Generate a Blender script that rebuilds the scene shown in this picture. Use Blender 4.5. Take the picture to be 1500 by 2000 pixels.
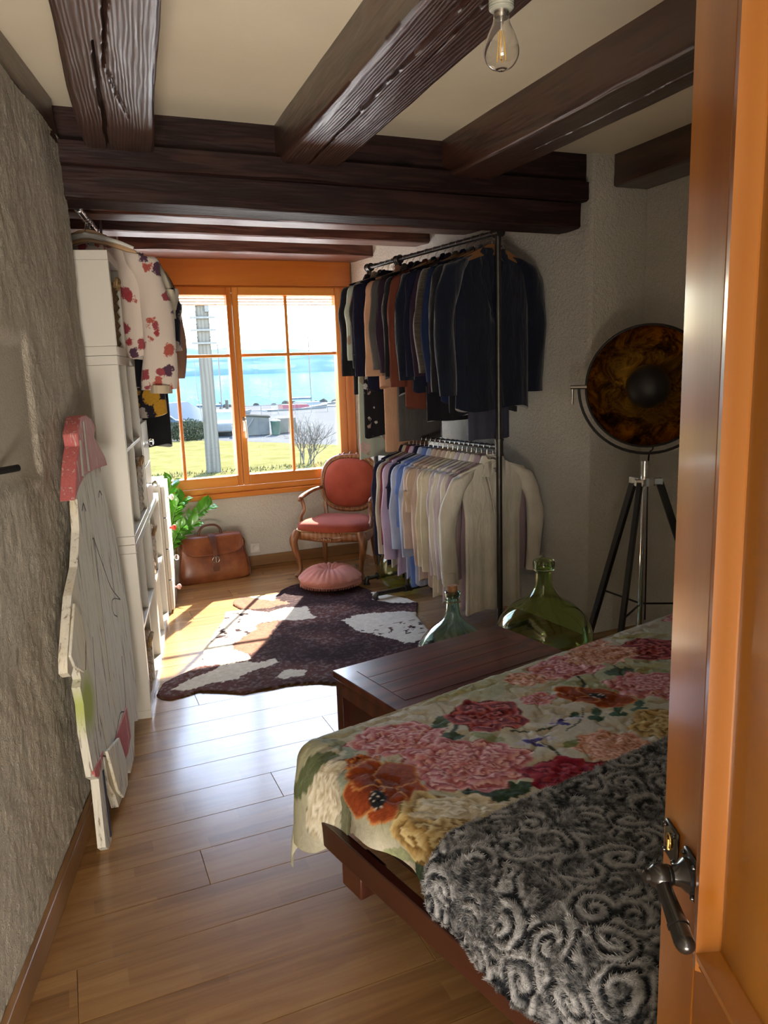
import bpy, bmesh, math, random
import numpy as np
from mathutils import Vector, Matrix
R = math.radians
rnd = random.Random(7)
for o in list(bpy.data.objects): bpy.data.objects.remove(o)
S = bpy.context.scene
COL = S.collection

# ------------------------------------------------------------ camera
cam_d = bpy.data.cameras.new('camera'); cam = bpy.data.objects.new('camera', cam_d); COL.objects.link(cam)
cam_d.sensor_fit = 'VERTICAL'; cam_d.sensor_height = 36.0; cam_d.lens = 1485.0/2000.0*36.0
cam_d.clip_start = 0.02; cam_d.clip_end = 9000
def cam_axes(yaw, pitch, roll):
    F = Vector((math.sin(yaw)*math.cos(pitch), math.cos(yaw)*math.cos(pitch), -math.sin(pitch)))
    Rt = Vector((math.cos(yaw), -math.sin(yaw), 0)); D = F.cross(Rt)
    c, s = math.cos(roll), math.sin(roll)
    return F, c*Rt+s*D, -s*Rt+c*D
_F, _X, _Y = cam_axes(R(22.7), R(10.7), R(1.95))
m3 = Matrix((_X, -_Y, -_F)).transposed()
cam.matrix_world = Matrix.Translation((0, 0, 1.55)) @ m3.to_4x4()
S.camera = cam

# ------------------------------------------------------------ sky, sun, exposure
SUN_DIR = Vector((-1.109, -1.784, -1.685)).normalized()      # the way the sunlight travels
world = bpy.data.worlds.new('world'); S.world = world; world.use_nodes = True
wn = world.node_tree.nodes; wl = world.node_tree.links; wn.clear()
sky = wn.new('ShaderNodeTexSky'); sky.sky_type = 'NISHITA'; sky.sun_disc = False
sky.sun_elevation = math.asin(-SUN_DIR.z); sky.sun_rotation = math.atan2(-SUN_DIR.x, -SUN_DIR.y)
sky.altitude = 430; sky.air_density = 1.3; sky.dust_density = 0.8; sky.ozone_density = 1.5
wb = wn.new('ShaderNodeBackground'); wb.inputs['Strength'].default_value = 0.9
wo = wn.new('ShaderNodeOutputWorld'); wl.new(sky.outputs[0], wb.inputs[0]); wl.new(wb.outputs[0], wo.inputs[0])
sd = bpy.data.lights.new('sun', 'SUN'); sd.energy = 16.0; sd.angle = R(0.55); sd.color = (1.0, 0.93, 0.80)
sun = bpy.data.objects.new('sun', sd); COL.objects.link(sun); sun.location = (6, 14, 10)
sun.rotation_euler = SUN_DIR.to_track_quat('-Z', 'Y').to_euler()
def area(name, loc, target, sx, sy, power, color):
    d = bpy.data.lights.new(name, 'AREA'); d.shape = 'RECTANGLE'; d.size = sx; d.size_y = sy; d.energy = power; d.color = color
    o = bpy.data.objects.new(name, d); COL.objects.link(o); o.location = loc
    o.rotation_euler = (Vector(target)-Vector(loc)).to_track_quat('-Z', 'Y').to_euler(); return o
# added fill lamp behind the camera; the hall has no window
area('added_fill_light', (-0.45, -1.5, 1.75), (1.1, 3.4, 1.35), 1.1, 1.3, 9.0, (1.0, 0.95, 0.88))
# added uplight low in the hall, brightens the ceiling and upper walls
area('added_uplight', (-0.35, -1.2, 0.12), (0.7, 1.9, 2.6), 1.2, 1.2, 88.0, (1.0, 0.90, 0.76))
vs = S.view_settings; vs.view_transform = 'Standard'; vs.look = 'None'; vs.exposure = 1.28; vs.gamma = 1.0; vs.use_curve_mapping = False

# ------------------------------------------------------------ helpers
def tag(o, label=None, cat=None, group=None, kind=None):
    if label: o['label'] = label
    if cat: o['category'] = cat
    if group: o['group'] = group
    if kind: o['kind'] = kind
    return o
def thing(name, label, cat, loc=(0, 0, 0), rotz=0.0, group=None):
    o = bpy.data.objects.new(name, None); COL.objects.link(o)
    o.empty_display_size = 0.1; o.location = loc; o.rotation_euler = (0, 0, rotz)
    return tag(o, label, cat, group)
def frames(pts):
    pts = [Vector(p) for p in pts]; T = []
    for i in range(len(pts)):
        a = pts[max(i-1, 0)]; b = pts[min(i+1, len(pts)-1)]; T.append((b-a).normalized())
    up = Vector((0, 0, 1)) if abs(T[0].z) < 0.9 else Vector((1, 0, 0))
    n = T[0].cross(up).normalized(); out = []
    for t in T:
        n = (n - t*n.dot(t))
        n = n.normalized() if n.length > 1e-6 else t.orthogonal().normalized()
        out.append((t, n, t.cross(n)))
    return pts, out
def spline(pts, n=8):
    P = [Vector(p) for p in pts]; out = []
    for i in range(len(P)-1):
        p0 = P[max(i-1, 0)]; p1 = P[i]; p2 = P[i+1]; p3 = P[min(i+2, len(P)-1)]
        for k in range(n):
            t = k/n
            out.append(0.5*((2*p1)+(p2-p0)*t+(2*p0-5*p1+4*p2-p3)*t*t+(3*p1-p0-3*p2+p3)*t*t*t))
    out.append(P[-1]); return out
def interp(vals, m):
    return [float(np.interp(i/(m-1), np.linspace(0, 1, len(vals)), vals)) for i in range(m)]
class MB:
    def __init__(s): s.v = []; s.f = []
    def add(s, vs_, fs):
        b = len(s.v); s.v += [tuple(p) for p in vs_]; s.f += [tuple(i+b for i in f) for f in fs]; return s
    def box(s, c, d, rot=None, taper=None):
        x, y, z = d[0]/2, d[1]/2, d[2]/2
        P = [Vector((sx*x, sy*y, sz*z)) for sz in (-1, 1) for sy in (-1, 1) for sx in (-1, 1)]
        if taper: P = [Vector((p.x*(taper if p.z > 0 else 1), p.y*(taper if p.z > 0 else 1), p.z)) for p in P]
        if rot is not None: P = [rot @ p for p in P]
        c = Vector(c)
        return s.add([p+c for p in P], [(0, 2, 3, 1), (4, 5, 7, 6), (0, 1, 5, 4), (2, 6, 7, 3), (0, 4, 6, 2), (1, 3, 7, 5)])
    def b2(s, a, b):
        return s.box([(a[i]+b[i])/2 for i in range(3)], [abs(b[i]-a[i]) for i in range(3)])
    def tube(s, pts, r, n=8, cap=True, flat=1.0):
        P, fr = frames(pts); m = len(P)
        rs = [r]*m if isinstance(r, (int, float)) else interp(r, m)
        vs_ = []; fs = []
        for p, (t, a, b), q in zip(P, fr, rs):
            for k in range(n):
                an = 2*math.pi*k/n; vs_.append(p+a*(math.cos(an)*q)+b*(math.sin(an)*q*flat))
        for i in range(m-1):
            for k in range(n):
                k2 = (k+1) % n; fs.append((i*n+k, i*n+k2, (i+1)*n+k2, (i+1)*n+k))
        if cap: fs.append(tuple(range(n))[::-1]); fs.append(tuple((m-1)*n+k for k in range(n)))
        return s.add(vs_, fs)
    def lathe(s, prof, n=24, c=(0, 0, 0), rot=None):
        vs_ = []; fs = []; m = len(prof); c = Vector(c)
        for r_, z in prof:
            for k in range(n):
                an = 2*math.pi*k/n; p = Vector((r_*math.cos(an), r_*math.sin(an), z))
                if rot is not None: p = rot @ p
                vs_.append(p+c)
        for i in range(m-1):
            for k in range(n):
                k2 = (k+1) % n; fs.append((i*n+k, i*n+k2, (i+1)*n+k2, (i+1)*n+k))
        fs.append(tuple(range(n))[::-1]); fs.append(tuple((m-1)*n+k for k in range(n)))
        return s.add(vs_, fs)
    def ball(s, c, r, n=10, m=7, rot=None):
        if isinstance(r, (int, float)): r = (r, r, r)
        vs_ = []; fs = []; c = Vector(c)
        for i in range(m+1):
            ph = math.pi*(i/m); 
            for k in range(n):
                an = 2*math.pi*k/n; e = max(math.sin(ph), 0.02)
                p = Vector((r[0]*e*math.cos(an), r[1]*e*math.sin(an), -r[2]*math.cos(ph)))
                if rot is not None: p = rot @ p
                vs_.append(p+c)
        for i in range(m):
            for k in range(n):
                k2 = (k+1) % n; fs.append((i*n+k, i*n+k2, (i+1)*n+k2, (i+1)*n+k))
        fs.append(tuple(range(n))[::-1]); fs.append(tuple(m*n+k for k in range(n)))
        return s.add(vs_, fs)
    def prism(s, out, a, b, M=None):
        n = len(out)
        area2 = sum(out[i][0]*out[(i+1) % n][1]-out[(i+1) % n][0]*out[i][1] for i in range(n))
        if area2 < 0: out = out[::-1]
        P = [Vector((x, y, a)) for x, y in out]+[Vector((x, y, b)) for x, y in out]
        if M is not None: P = [M @ p for p in P]
        f = [tuple(range(n))[::-1], tuple(range(n, 2*n))]+[(i, (i+1) % n, n+(i+1) % n, n+i) for i in range(n)]
        return s.add(P, f)
    def loft(s, loops, closed=True, caps=True):
        n = len(loops[0]); vs_ = [p for l in loops for p in l]; fs = []
        for i in range(len(loops)-1):
            for k in range(n if closed else n-1):
                k2 = (k+1) % n; fs.append((i*n+k, i*n+k2, (i+1)*n+k2, (i+1)*n+k))
        if caps and closed:
            fs.append(tuple(range(n))[::-1]); fs.append(tuple((len(loops)-1)*n+k for k in range(n)))
        return s.add(vs_, fs)
    def mesh(s, name, smooth=True, angle=38):
        me = bpy.data.meshes.new(name); me.from_pydata(s.v, [], s.f); me.update()
        bm = bmesh.new(); bm.from_mesh(me); bmesh.ops.recalc_face_normals(bm, faces=bm.faces); bm.to_mesh(me); bm.free()
        if smooth:
            me.shade_smooth(); me.set_sharp_from_angle(angle=R(angle))
        return me
    def build(s, name, mt, parent=None, smooth=True, bevel=0.0, seg=2, loc=None, rot=None, angle=38, sub=0):
        me = s.mesh(name, smooth, angle); me.materials.append(mt)
        return link(name, me, parent, bevel, seg, loc, rot, sub)
def link(name, me, parent=None, bevel=0.0, seg=2, loc=None, rot=None, sub=0):
    o = bpy.data.objects.new(name, me); COL.objects.link(o)
    if parent is not None: o.parent = parent
    if loc is not None: o.location = loc
    if rot is not None: o.rotation_euler = rot
    if bevel > 0:
        b = o.modifiers.new('bevel', 'BEVEL'); b.width = bevel; b.segments = seg; b.limit_method = 'ANGLE'; b.angle_limit = R(40)
    if sub:
        q = o.modifiers.new('sub', 'SUBSURF'); q.levels = sub; q.render_levels = sub
    return o
def gridmesh(name, P, mt, col=None, mask=None):
    """P: (nu,nv,3) array of points; col: (nu,nv,3) linear colours stored in attribute Col"""
    nu, nv = P.shape[:2]; idx = np.arange(nu*nv).reshape(nu, nv)
    q = np.stack([idx[:-1, :-1], idx[1:, :-1], idx[1:, 1:], idx[:-1, 1:]], -1)
    if mask is not None: q = q[mask]
    q = q.reshape(-1, 4); V = P.reshape(-1, 3); C = None if col is None else col.reshape(-1, 3)
    used = np.unique(q); remap = -np.ones(len(V), int); remap[used] = np.arange(len(used)); q = remap[q]; V = V[used]
    if C is not None: C = C[used]
    me = bpy.data.meshes.new(name); me.vertices.add(len(V)); me.vertices.foreach_set('co', V.astype(np.float32).ravel())
    me.loops.add(len(q)*4); me.loops.foreach_set('vertex_index', q.astype(np.int32).ravel())
    me.polygons.add(len(q)); me.polygons.foreach_set('loop_start', (np.arange(len(q))*4).astype(np.int32))
    me.update(calc_edges=True); me.validate(); me.shade_smooth()
    if C is not None:
        at = me.color_attributes.new('Col', 'FLOAT_COLOR', 'POINT')
        at.data.foreach_set('color', np.concatenate([C, np.ones((len(C), 1))], 1).astype(np.float32).ravel())
    if mt: me.materials.append(mt)
    return me
# numpy value noise for cloth folds, prints and plaster relief
_rs = np.random.RandomState(3); _T = _rs.rand(256, 256)
def vnoise(x, y):
    x = np.asarray(x, float); y = np.asarray(y, float); xi = np.floor(x).astype(int); yi = np.floor(y).astype(int)
    fx = x-xi; fy = y-yi; fx = fx*fx*(3-2*fx); fy = fy*fy*(3-2*fy)
    g = lambda a, b: _T[a % 256, b % 256]
    return (g(xi, yi)*(1-fx)+g(xi+1, yi)*fx)*(1-fy)+(g(xi, yi+1)*(1-fx)+g(xi+1, yi+1)*fx)*fy
def fbm(x, y, o=4):
    s = 0; a = 0.5
    for k in range(o): s = s+a*vnoise(x*2**k+17.3*k, y*2**k+9.1*k); a *= 0.5
    return s
def inpoly(x, y, poly):
    r = np.zeros(np.shape(x), bool); n = len(poly); j = n-1
    for i in range(n):
        xi, yi = poly[i]; xj, yj = poly[j]
        c = ((yi > y) != (yj > y)) & (x < (xj-xi)*(y-yi)/((yj-yi) if yj != yi else 1e-9)+xi)
        r ^= c; j = i
    return r
def polydist(x, y, poly):
    d = np.full(np.shape(x), 1e9); n = len(poly)
    for i in range(n):
        ax, ay = poly[i]; bx, by = poly[(i+1) % n]; vx, vy = bx-ax, by-ay; L = vx*vx+vy*vy+1e-12
        t = np.clip(((x-ax)*vx+(y-ay)*vy)/L, 0, 1); d = np.minimum(d, np.hypot(x-ax-t*vx, y-ay-t*vy))
    return d
def sm(a, b, x): t = np.clip((x-a)/(b-a), 0, 1); return t*t*(3-2*t)
def srgb(r, g, b):
    f = lambda c: (c/255/12.92) if c/255 <= 0.04045 else ((c/255+0.055)/1.055)**2.4
    return (f(r), f(g), f(b))

# ------------------------------------------------------------ materials
class NT:
    def __init__(s, name):
        s.m = bpy.data.materials.new(name); s.m.use_nodes = True; s.t = s.m.node_tree; s.n = s.t.nodes; s.n.clear()
        s.out = s.n.new('ShaderNodeOutputMaterial'); s.p = s.n.new('ShaderNodeBsdfPrincipled'); s.l(s.p.outputs[0], s.out.inputs[0])
    def l(s, a, b): s.t.links.new(a, b)
    def new(s, ty, **kw):
        q = s.n.new(ty)
        for k, v in kw.items(): setattr(q, k, v)
        return q
    def set(s, **kw):
        nm = {'col': 'Base Color', 'rough': 'Roughness', 'metal': 'Metallic', 'spec': 'Specular IOR Level', 'coat': 'Coat Weight', 'coatr': 'Coat Roughness', 'sheen': 'Sheen Weight', 'trans': 'Transmission Weight', 'ior': 'IOR', 'alpha': 'Alpha'}
        for k, v in kw.items():
            i = s.p.inputs[nm[k]]
            i.default_value = (*v, 1) if isinstance(v, (tuple, list)) and len(v) == 3 else v
        return s
    def coord(s, kind='Object', scale=(1, 1, 1), rand=False):
        tc = s.new('ShaderNodeTexCoord'); mp = s.new('ShaderNodeMapping'); mp.inputs['Scale'].default_value = scale
        s.l(tc.outputs[kind], mp.inputs[0])
        if rand:
            oi = s.new('ShaderNodeObjectInfo'); mu = s.new('ShaderNodeMath', operation='MULTIPLY'); mu.inputs[1].default_value = 37.0
            s.l(oi.outputs['Random'], mu.inputs[0]); cb = s.new('ShaderNodeCombineXYZ')
            for k in range(3): s.l(mu.outputs[0], cb.inputs[k])
            s.l(cb.outputs[0], mp.inputs['Location'])
        return mp.outputs[0]
    def noise(s, vec, scale, detail=4, rough=0.55, dist=0.0):
        q = s.new('ShaderNodeTexNoise'); q.inputs['Scale'].default_value = scale; q.inputs['Detail'].default_value = detail
        q.inputs['Roughness'].default_value = rough; q.inputs['Distortion'].default_value = dist; s.l(vec, q.inputs['Vector']); return q.outputs['Fac']
    def ramp(s, fac, stops):
        q = s.new('ShaderNodeValToRGB'); e = q.color_ramp.elements
        while len(e) < len(stops): e.new(0.5)
        for el, (p, c) in zip(e, stops): el.position = p; el.color = (*c, 1) if len(c) == 3 else c
        s.l(fac, q.inputs[0]); return q.outputs[0]
    def mix(s, fac, a, b, mode='MIX'):
        q = s.new('ShaderNodeMix', data_type='RGBA', blend_type=mode)
        for sock, v in ((q.inputs[0], fac), (q.inputs[6], a), (q.inputs[7], b)):
            if isinstance(v, (int, float)): sock.default_value = v
            elif isinstance(v, tuple): sock.default_value = (*v, 1)
            else: s.l(v, sock)
        return q.outputs[2]
    def math(s, op, a, b=None):
        q = s.new('ShaderNodeMath', operation=op)
        for i, v in enumerate((a, b)):
            if v is None: continue
            if isinstance(v, (int, float)): q.inputs[i].default_value = v
            else: s.l(v, q.inputs[i])
        return q.outputs[0]
    def bump(s, h, strength=0.3, dist=0.01, prev=None):
        q = s.new('ShaderNodeBump'); q.inputs['Strength'].default_value = strength; q.inputs['Distance'].default_value = dist
        s.l(h, q.inputs['Height'])
        if prev is not None: s.l(prev, q.inputs['Normal'])
        s.l(q.outputs[0], s.p.inputs['Normal']); return q.outputs[0]
    def col(s, sock): s.l(sock, s.p.inputs['Base Color']); return s
MC = {}
def plain(name, col, rough=0.5, var=0.12, scale=8.0, bump=0.0, bscale=60.0, **kw):
    if name in MC: return MC[name]
    t = NT(name); t.set(rough=rough, **kw); v = t.coord()
    f = t.noise(v, scale, 4)
    lo = tuple(c*(1-var) for c in col); hi = tuple(min(1, c*(1+var)) for c in col)
    t.col(t.ramp(f, [(0.3, lo), (0.7, hi)]))
    if bump > 0: t.bump(t.noise(v, bscale, 3), bump, 0.004)
    MC[name] = t.m; return t.m
def wood(name, dark, light, grain='x', scale=1.0, rough=0.4, coat=0.0, bump=0.15, rand=True, ring=6.0, spec=0.5):
    t = NT(name); t.set(rough=rough, coat=coat, coatr=0.12, spec=spec)
    sc = {'x': (0.35, 4, 4), 'y': (4, 0.35, 4), 'z': (4, 4, 0.35)}[grain]
    v = t.coord('Object', tuple(c*scale for c in sc), rand)
    n1 = t.noise(v, 2.2, 5, 0.6, 0.6)
    wv = t.new('ShaderNodeTexWave', wave_type='BANDS', bands_direction={'x': 'Y', 'y': 'X', 'z': 'X'}[grain]); wv.inputs['Scale'].default_value = ring/6.0
    wv.inputs['Distortion'].default_value = 7.0; wv.inputs['Detail'].default_value = 3.0; wv.inputs['Detail Scale'].default_value = 0.8
    t.l(v, wv.inputs['Vector'])
    f = t.math('ADD', t.math('MULTIPLY', n1, 0.65), t.math('MULTIPLY', wv.outputs['Fac'], 0.35))
    t.col(t.ramp(f, [(0.25, dark), (0.75, light)]))
    fine = t.noise(v, 14.0, 4, 0.6)
    if bump > 0: t.bump(t.math('ADD', fine, t.math('MULTIPLY', wv.outputs['Fac'], 0.6)), bump, 0.004)
    return t.m
def vcol(name, rough=0.8, bump=0.0, bscale=150.0, sheen=0.0, **kw):
    t = NT(name); t.set(rough=rough, sheen=sheen, **kw)
    a = t.new('ShaderNodeVertexColor', layer_name='Col')
    v = t.coord(); f = t.noise(v, 35, 4)
    t.col(t.mix(0.35, a.outputs[0], t.ramp(f, [(0.3, (0.55, 0.55, 0.55)), (0.7, (1.0, 1.0, 1.0))]), 'MULTIPLY'))
    if bump > 0: t.bump(t.noise(v, bscale, 3), bump, 0.003)
    return t.m
def cloth(name, col, rough=0.9, var=0.10, sheen=0.02, weave=500.0):
    if name in MC: return MC[name]
    t = NT(name); t.set(rough=rough, sheen=sheen, spec=0.07); v = t.coord()
    f = t.noise(v, 7, 4); lo = tuple(c*(1-var) for c in col); hi = tuple(min(1, c*(1+var)) for c in col)
    t.col(t.ramp(f, [(0.3, lo), (0.7, hi)])); b = t.bump(t.noise(v, weave, 2), 0.10, 0.002)
    v2 = t.coord('Object', (1, 1, 0.30), True); t.bump(t.noise(v2, 26, 4, 0.55, 0.8), 0.65, 0.010, b); MC[name] = t.m; return t.m
# ============================================================ the setting
CEIL = 2.60
def struct(o): o['kind'] = 'structure'; return o
def plaster(name, col, strength=0.5, scale=55.0, stretch=(1, 1, 1), rough=0.92):
    t = NT(name); t.set(rough=rough, spec=0.15); v = t.coord('Object', stretch)
    f = t.noise(v, 3.0, 5); t.col(t.ramp(f, [(0.3, tuple(c*0.93 for c in col)), (0.7, col)]))
    a = t.noise(v, scale, 5, 0.65, 0.4); b = t.noise(v, scale*3, 3, 0.6)
    t.bump(t.math('ADD', a, t.math('MULTIPLY', b, 0.4)), strength, 0.018); return t.m
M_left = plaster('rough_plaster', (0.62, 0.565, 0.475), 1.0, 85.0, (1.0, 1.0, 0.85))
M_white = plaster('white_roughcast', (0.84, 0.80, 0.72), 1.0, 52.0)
M_ceil = plaster('ceiling_paint', (0.86, 0.78, 0.62), 0.05, 60.0)
M_orange = wood('orange_varnished_pine', srgb(184, 98, 30), srgb(222, 144, 62), 'x', 0.8, 0.28, 0.35, 0.06)
M_orange_v = wood('orange_varnished_pine_upright', srgb(184, 98, 30), srgb(222, 144, 62), 'z', 0.8, 0.28, 0.35, 0.06)

# --- floor: a slab with laid boards
t = NT('parquet'); t.set(rough=0.27, spec=0.5, coat=0.25, coatr=0.14)
vb = t.coord('Object', (1, 1, 1), True)
sep = t.new('ShaderNodeSeparateXYZ'); t.l(vb, sep.inputs[0])
strip = t.math('FLOOR', t.math('MULTIPLY', sep.outputs[1], 15.8))
blk = t.math('FLOOR', t.math('ADD', t.math('MULTIPLY', sep.outputs[0], 2.1), t.math('MULTIPLY', strip, 0.37)))
cb = t.new('ShaderNodeCombineXYZ'); t.l(strip, cb.inputs[0]); t.l(blk, cb.inputs[1])
wn_ = t.new('ShaderNodeTexWhiteNoise'); t.l(cb.outputs[0], wn_.inputs['Vector'])
vg = t.coord('Object', (0.6, 9, 9), True)
gr = t.noise(vg, 3.0, 6, 0.65, 0.8)
ff = t.math('ADD', t.math('MULTIPLY', wn_.outputs['Value'], 0.24), t.math('MULTIPLY', gr, 0.76))
t.col(t.ramp(ff, [(0.2, (0.165, 0.078, 0.026)), (0.5, (0.29, 0.148, 0.052)), (0.85, (0.41, 0.23, 0.085))]))
t.bump(t.noise(vg, 12, 4), 0.05, 0.002)
M_floor = t.m
M_gap = plain('dark_joint', (0.03, 0.018, 0.01), 0.9)
floor = MB().b2((-1.9, -2.4, -0.2), (3.3, 6.0, -0.013)).build('floor', M_gap); struct(floor)
bm_ = {}
def plank_mesh(L):
    k = round(L, 2)
    if k not in bm_:
        me = MB().box((0, 0, 0), (L-0.0012, 0.1888, 0.012)).mesh('plank', True); me.materials.append(M_floor); bm_[k] = me
    return bm_[k]
row = 0; y = -2.4
while y < 5.99:
    x = -1.9-(row*0.83 % 2.0); 
    while x < 3.3:
        L = 2.05; x0 = max(x, -1.9); x1 = min(x+L, 3.3)
        if x1-x0 > 0.05:
            link('plank', plank_mesh(x1-x0), floor, 0.0009, 1, ((x0+x1)/2, y+0.095, -0.006))
        x += L
    y += 0.19; row += 1

# --- left wall with trowelled relief, a rounded end and a smooth shallow niche
WD = Vector((math.sin(R(13.4)), math.cos(R(13.4)), 0)); WN = Vector((math.cos(R(13.4)), -math.sin(R(13.4)), 0)); W0 = Vector((-0.098, 2.503, 0))
SE = 0.965
su = np.concatenate([np.linspace(-4.9, -1.5, 30), np.arange(-1.49, SE+0.45, 0.008)]); zz = np.arange(0.0, 2.47, 0.009)
SS, ZZ = np.meshgrid(su, zz, indexing='ij')
def left_relief(s_, z_):
    d = 0.020*(fbm(s_*2.2, z_*2.2, 3)-0.45)+0.010*(fbm(s_*9+z_*4, z_*8, 4)-0.45)+0.007*(fbm(s_*62+z_*12, z_*58-s_*20, 3)-0.45)
    m = sm(0.0, 0.03, 0.115-s_+0.03*fbm(z_*9, s_*3, 3))*sm(1.235, 1.275, z_)*(1-sm(1.66, 1.70, z_+0.03*fbm(s_*8, z_, 2)))
    return d*(1-0.85*m)-0.012*m
rr = 0.035; over = SS-(SE-rr); th = np.clip(over/rr, 0, math.pi/2); back = np.maximum(0, over-rr*math.pi/2)
sl = np.where(over > 0, SE-rr+rr*np.sin(th), SS); off = np.where(over > 0, -(rr-rr*np.cos(th))-back, 0.0)
dd = left_relief(SS, ZZ); off = off+np.where(over > 0, dd*np.cos(th), dd); sl = sl+np.where(over > 0, dd*np.sin(th), 0)
P = np.stack([W0.x+WD.x*sl+WN.x*off, W0.y+WD.y*sl+WN.y*off, ZZ], -1)
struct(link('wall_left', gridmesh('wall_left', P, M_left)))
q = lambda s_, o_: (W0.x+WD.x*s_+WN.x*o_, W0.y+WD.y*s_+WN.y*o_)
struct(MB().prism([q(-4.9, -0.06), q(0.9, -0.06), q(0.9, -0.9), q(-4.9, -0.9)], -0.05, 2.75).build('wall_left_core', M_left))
struct(MB().prism([(-0.33, 3.44), (0.18, 6.02), (-0.4, 6.3), (-0.9, 3.3)], -0.05, 2.75).build('wall_bay_left', M_white))
bb = MB()
bb.prism([q(-4.9, 0.0), q(0.93, 0.0), q(0.93, 0.022), q(-4.9, 0.022)], 0.0, 0.085)
M_base = wood('oak_skirting', (0.20, 0.10, 0.04), (0.34, 0.18, 0.075), 'y', 1.0, 0.4, 0.1, 0.08)
M_base_x = wood('oak_skirting_window', (0.24, 0.12, 0.045), (0.38, 0.21, 0.085), 'x', 1.0, 0.4, 0.1, 0.08)
struct(bb.build('baseboard_left', M_base, bevel=0.004))
# --- right mass: rack wall, alcove back
K = (2.66, 3.41)
struct(MB().prism([K, (2.26, 6.02), (3.6, 6.02), (3.6, 3.41)], -0.05, 2.75).build('wall_right', M_white, bevel=0.012))
struct(MB().b2((3.02, -0.4, -0.05), (3.3, 3.45, 2.75)).build('wall_alcove', M_white))
struct(MB().b2((0.30, -0.40, -0.05), (3.3, -0.22, 2.75)).build('wall_back', M_white))
struct(MB().b2((1.7, -2.6, -0.05), (1.9, -0.40, 2.75)).build('wall_hall_right', M_white))
struct(MB().b2((-2.2, -2.7, -0.05), (1.9, -2.5, 2.75)).build('wall_hall', M_white))
# --- window wall
struct(MB().b2((-0.6, 5.98, -0.05), (2.6, 6.22, 0.60)).build('wall_window', M_white))
struct(MB().b2((-0.6, 6.0, 2.24), (2.6, 6.22, 2.80)).build('wall_window_head', M_white))
struct(MB().b2((-0.6, 5.98, 0.60), (0.33, 6.22, 2.24)).build('wall_window_left', M_white))
struct(MB().b2((2.235, 6.0, 0.60), (2.7, 6.22, 2.24)).build('wall_window_right', M_white))
bb = MB().b2((0.30, 5.962, 0.0), (2.27, 5.98, 0.085)); struct(bb.build('baseboard_window', M_base_x, bevel=0.004))
# --- ceilings
struct(MB().b2((-2.2, -2.7, CEIL), (3.4, 3.60, CEIL+0.2)).build('ceiling', M_ceil))
t = NT('dark_boards'); t.set(rough=0.6, col=(0.05, 0.022, 0.014)); M_bay = t.m
struct(MB().b2((-0.9, 3.58, 2.52), (3.4, 6.25, 2.8)).build('ceiling_bay', M_bay))

# --- old beams
def beam_mat(name, dark, light, rough, spec=0.5, relief=0.6):
    t = NT(name); t.set(rough=rough, spec=spec, coat=0.5 if spec > .9 else (0.3 if spec > .4 else 0.0), coatr=0.36)
    if spec > .9: t.p.inputs['Coat IOR'].default_value = 1.6
    v = t.coord('Object', (0.55, 5.5, 5.5), True)
    w = t.new('ShaderNodeTexWave', wave_type='BANDS', bands_direction='Y'); w.inputs['Scale'].default_value = 4.6
    w.inputs['Distortion'].default_value = 11.0; w.inputs['Detail'].default_value = 3.0; w.inputs['Detail Scale'].default_value = 0.55; w.inputs['Detail Roughness'].default_value = 0.6
    t.l(v, w.inputs['Vector'])
    n1 = t.noise(v, 1.6, 5, 0.6, 0.5); n2 = t.noise(v, 16, 4, 0.7)
    vk = t.coord('Object', (2.2, 6.0, 6.0), True); vo = t.new('ShaderNodeTexVoronoi'); vo.inputs['Scale'].default_value = 0.9; t.l(vk, vo.inputs['Vector'])
    knot = t.ramp(vo.outputs['Distance'], [(0.06, (1, 1, 1)), (0.16, (0, 0, 0))])
    f = t.math('ADD', t.math('MULTIPLY', w.outputs['Fac'], 0.45), t.math('MULTIPLY', n1, 0.55))
    base = t.ramp(f, [(0.25, dark), (0.75, light)])
    t.col(t.mix(knot, base, tuple(c*0.35 for c in dark)))
    t.l(t.ramp(t.math('ADD', t.math('MULTIPLY', n2, 0.6), t.math('MULTIPLY', n1, 0.4)), [(0.3, (rough*0.8,)*3), (0.7, (min(1, rough*1.35),)*3)]), t.p.inputs['Roughness'])
    b = t.bump(w.outputs['Fac'], relief, 0.004); t.bump(n2, relief*0.6, 0.003, b); return t.m
M_beam = beam_mat('old_beam_wood', (0.026, 0.008, 0.005), (0.074, 0.024, 0.013), 0.38, 1.0, 0.28)
M_beam_red = beam_mat('reddish_beam_wood', (0.075, 0.022, 0.014), (0.17, 0.060, 0.036), 0.42, 0.5, 0.45)
M_lintel = beam_mat('black_beam_wood', (0.014, 0.006, 0.006), (0.034, 0.014, 0.012), 0.55, 0.25, 0.4)
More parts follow.
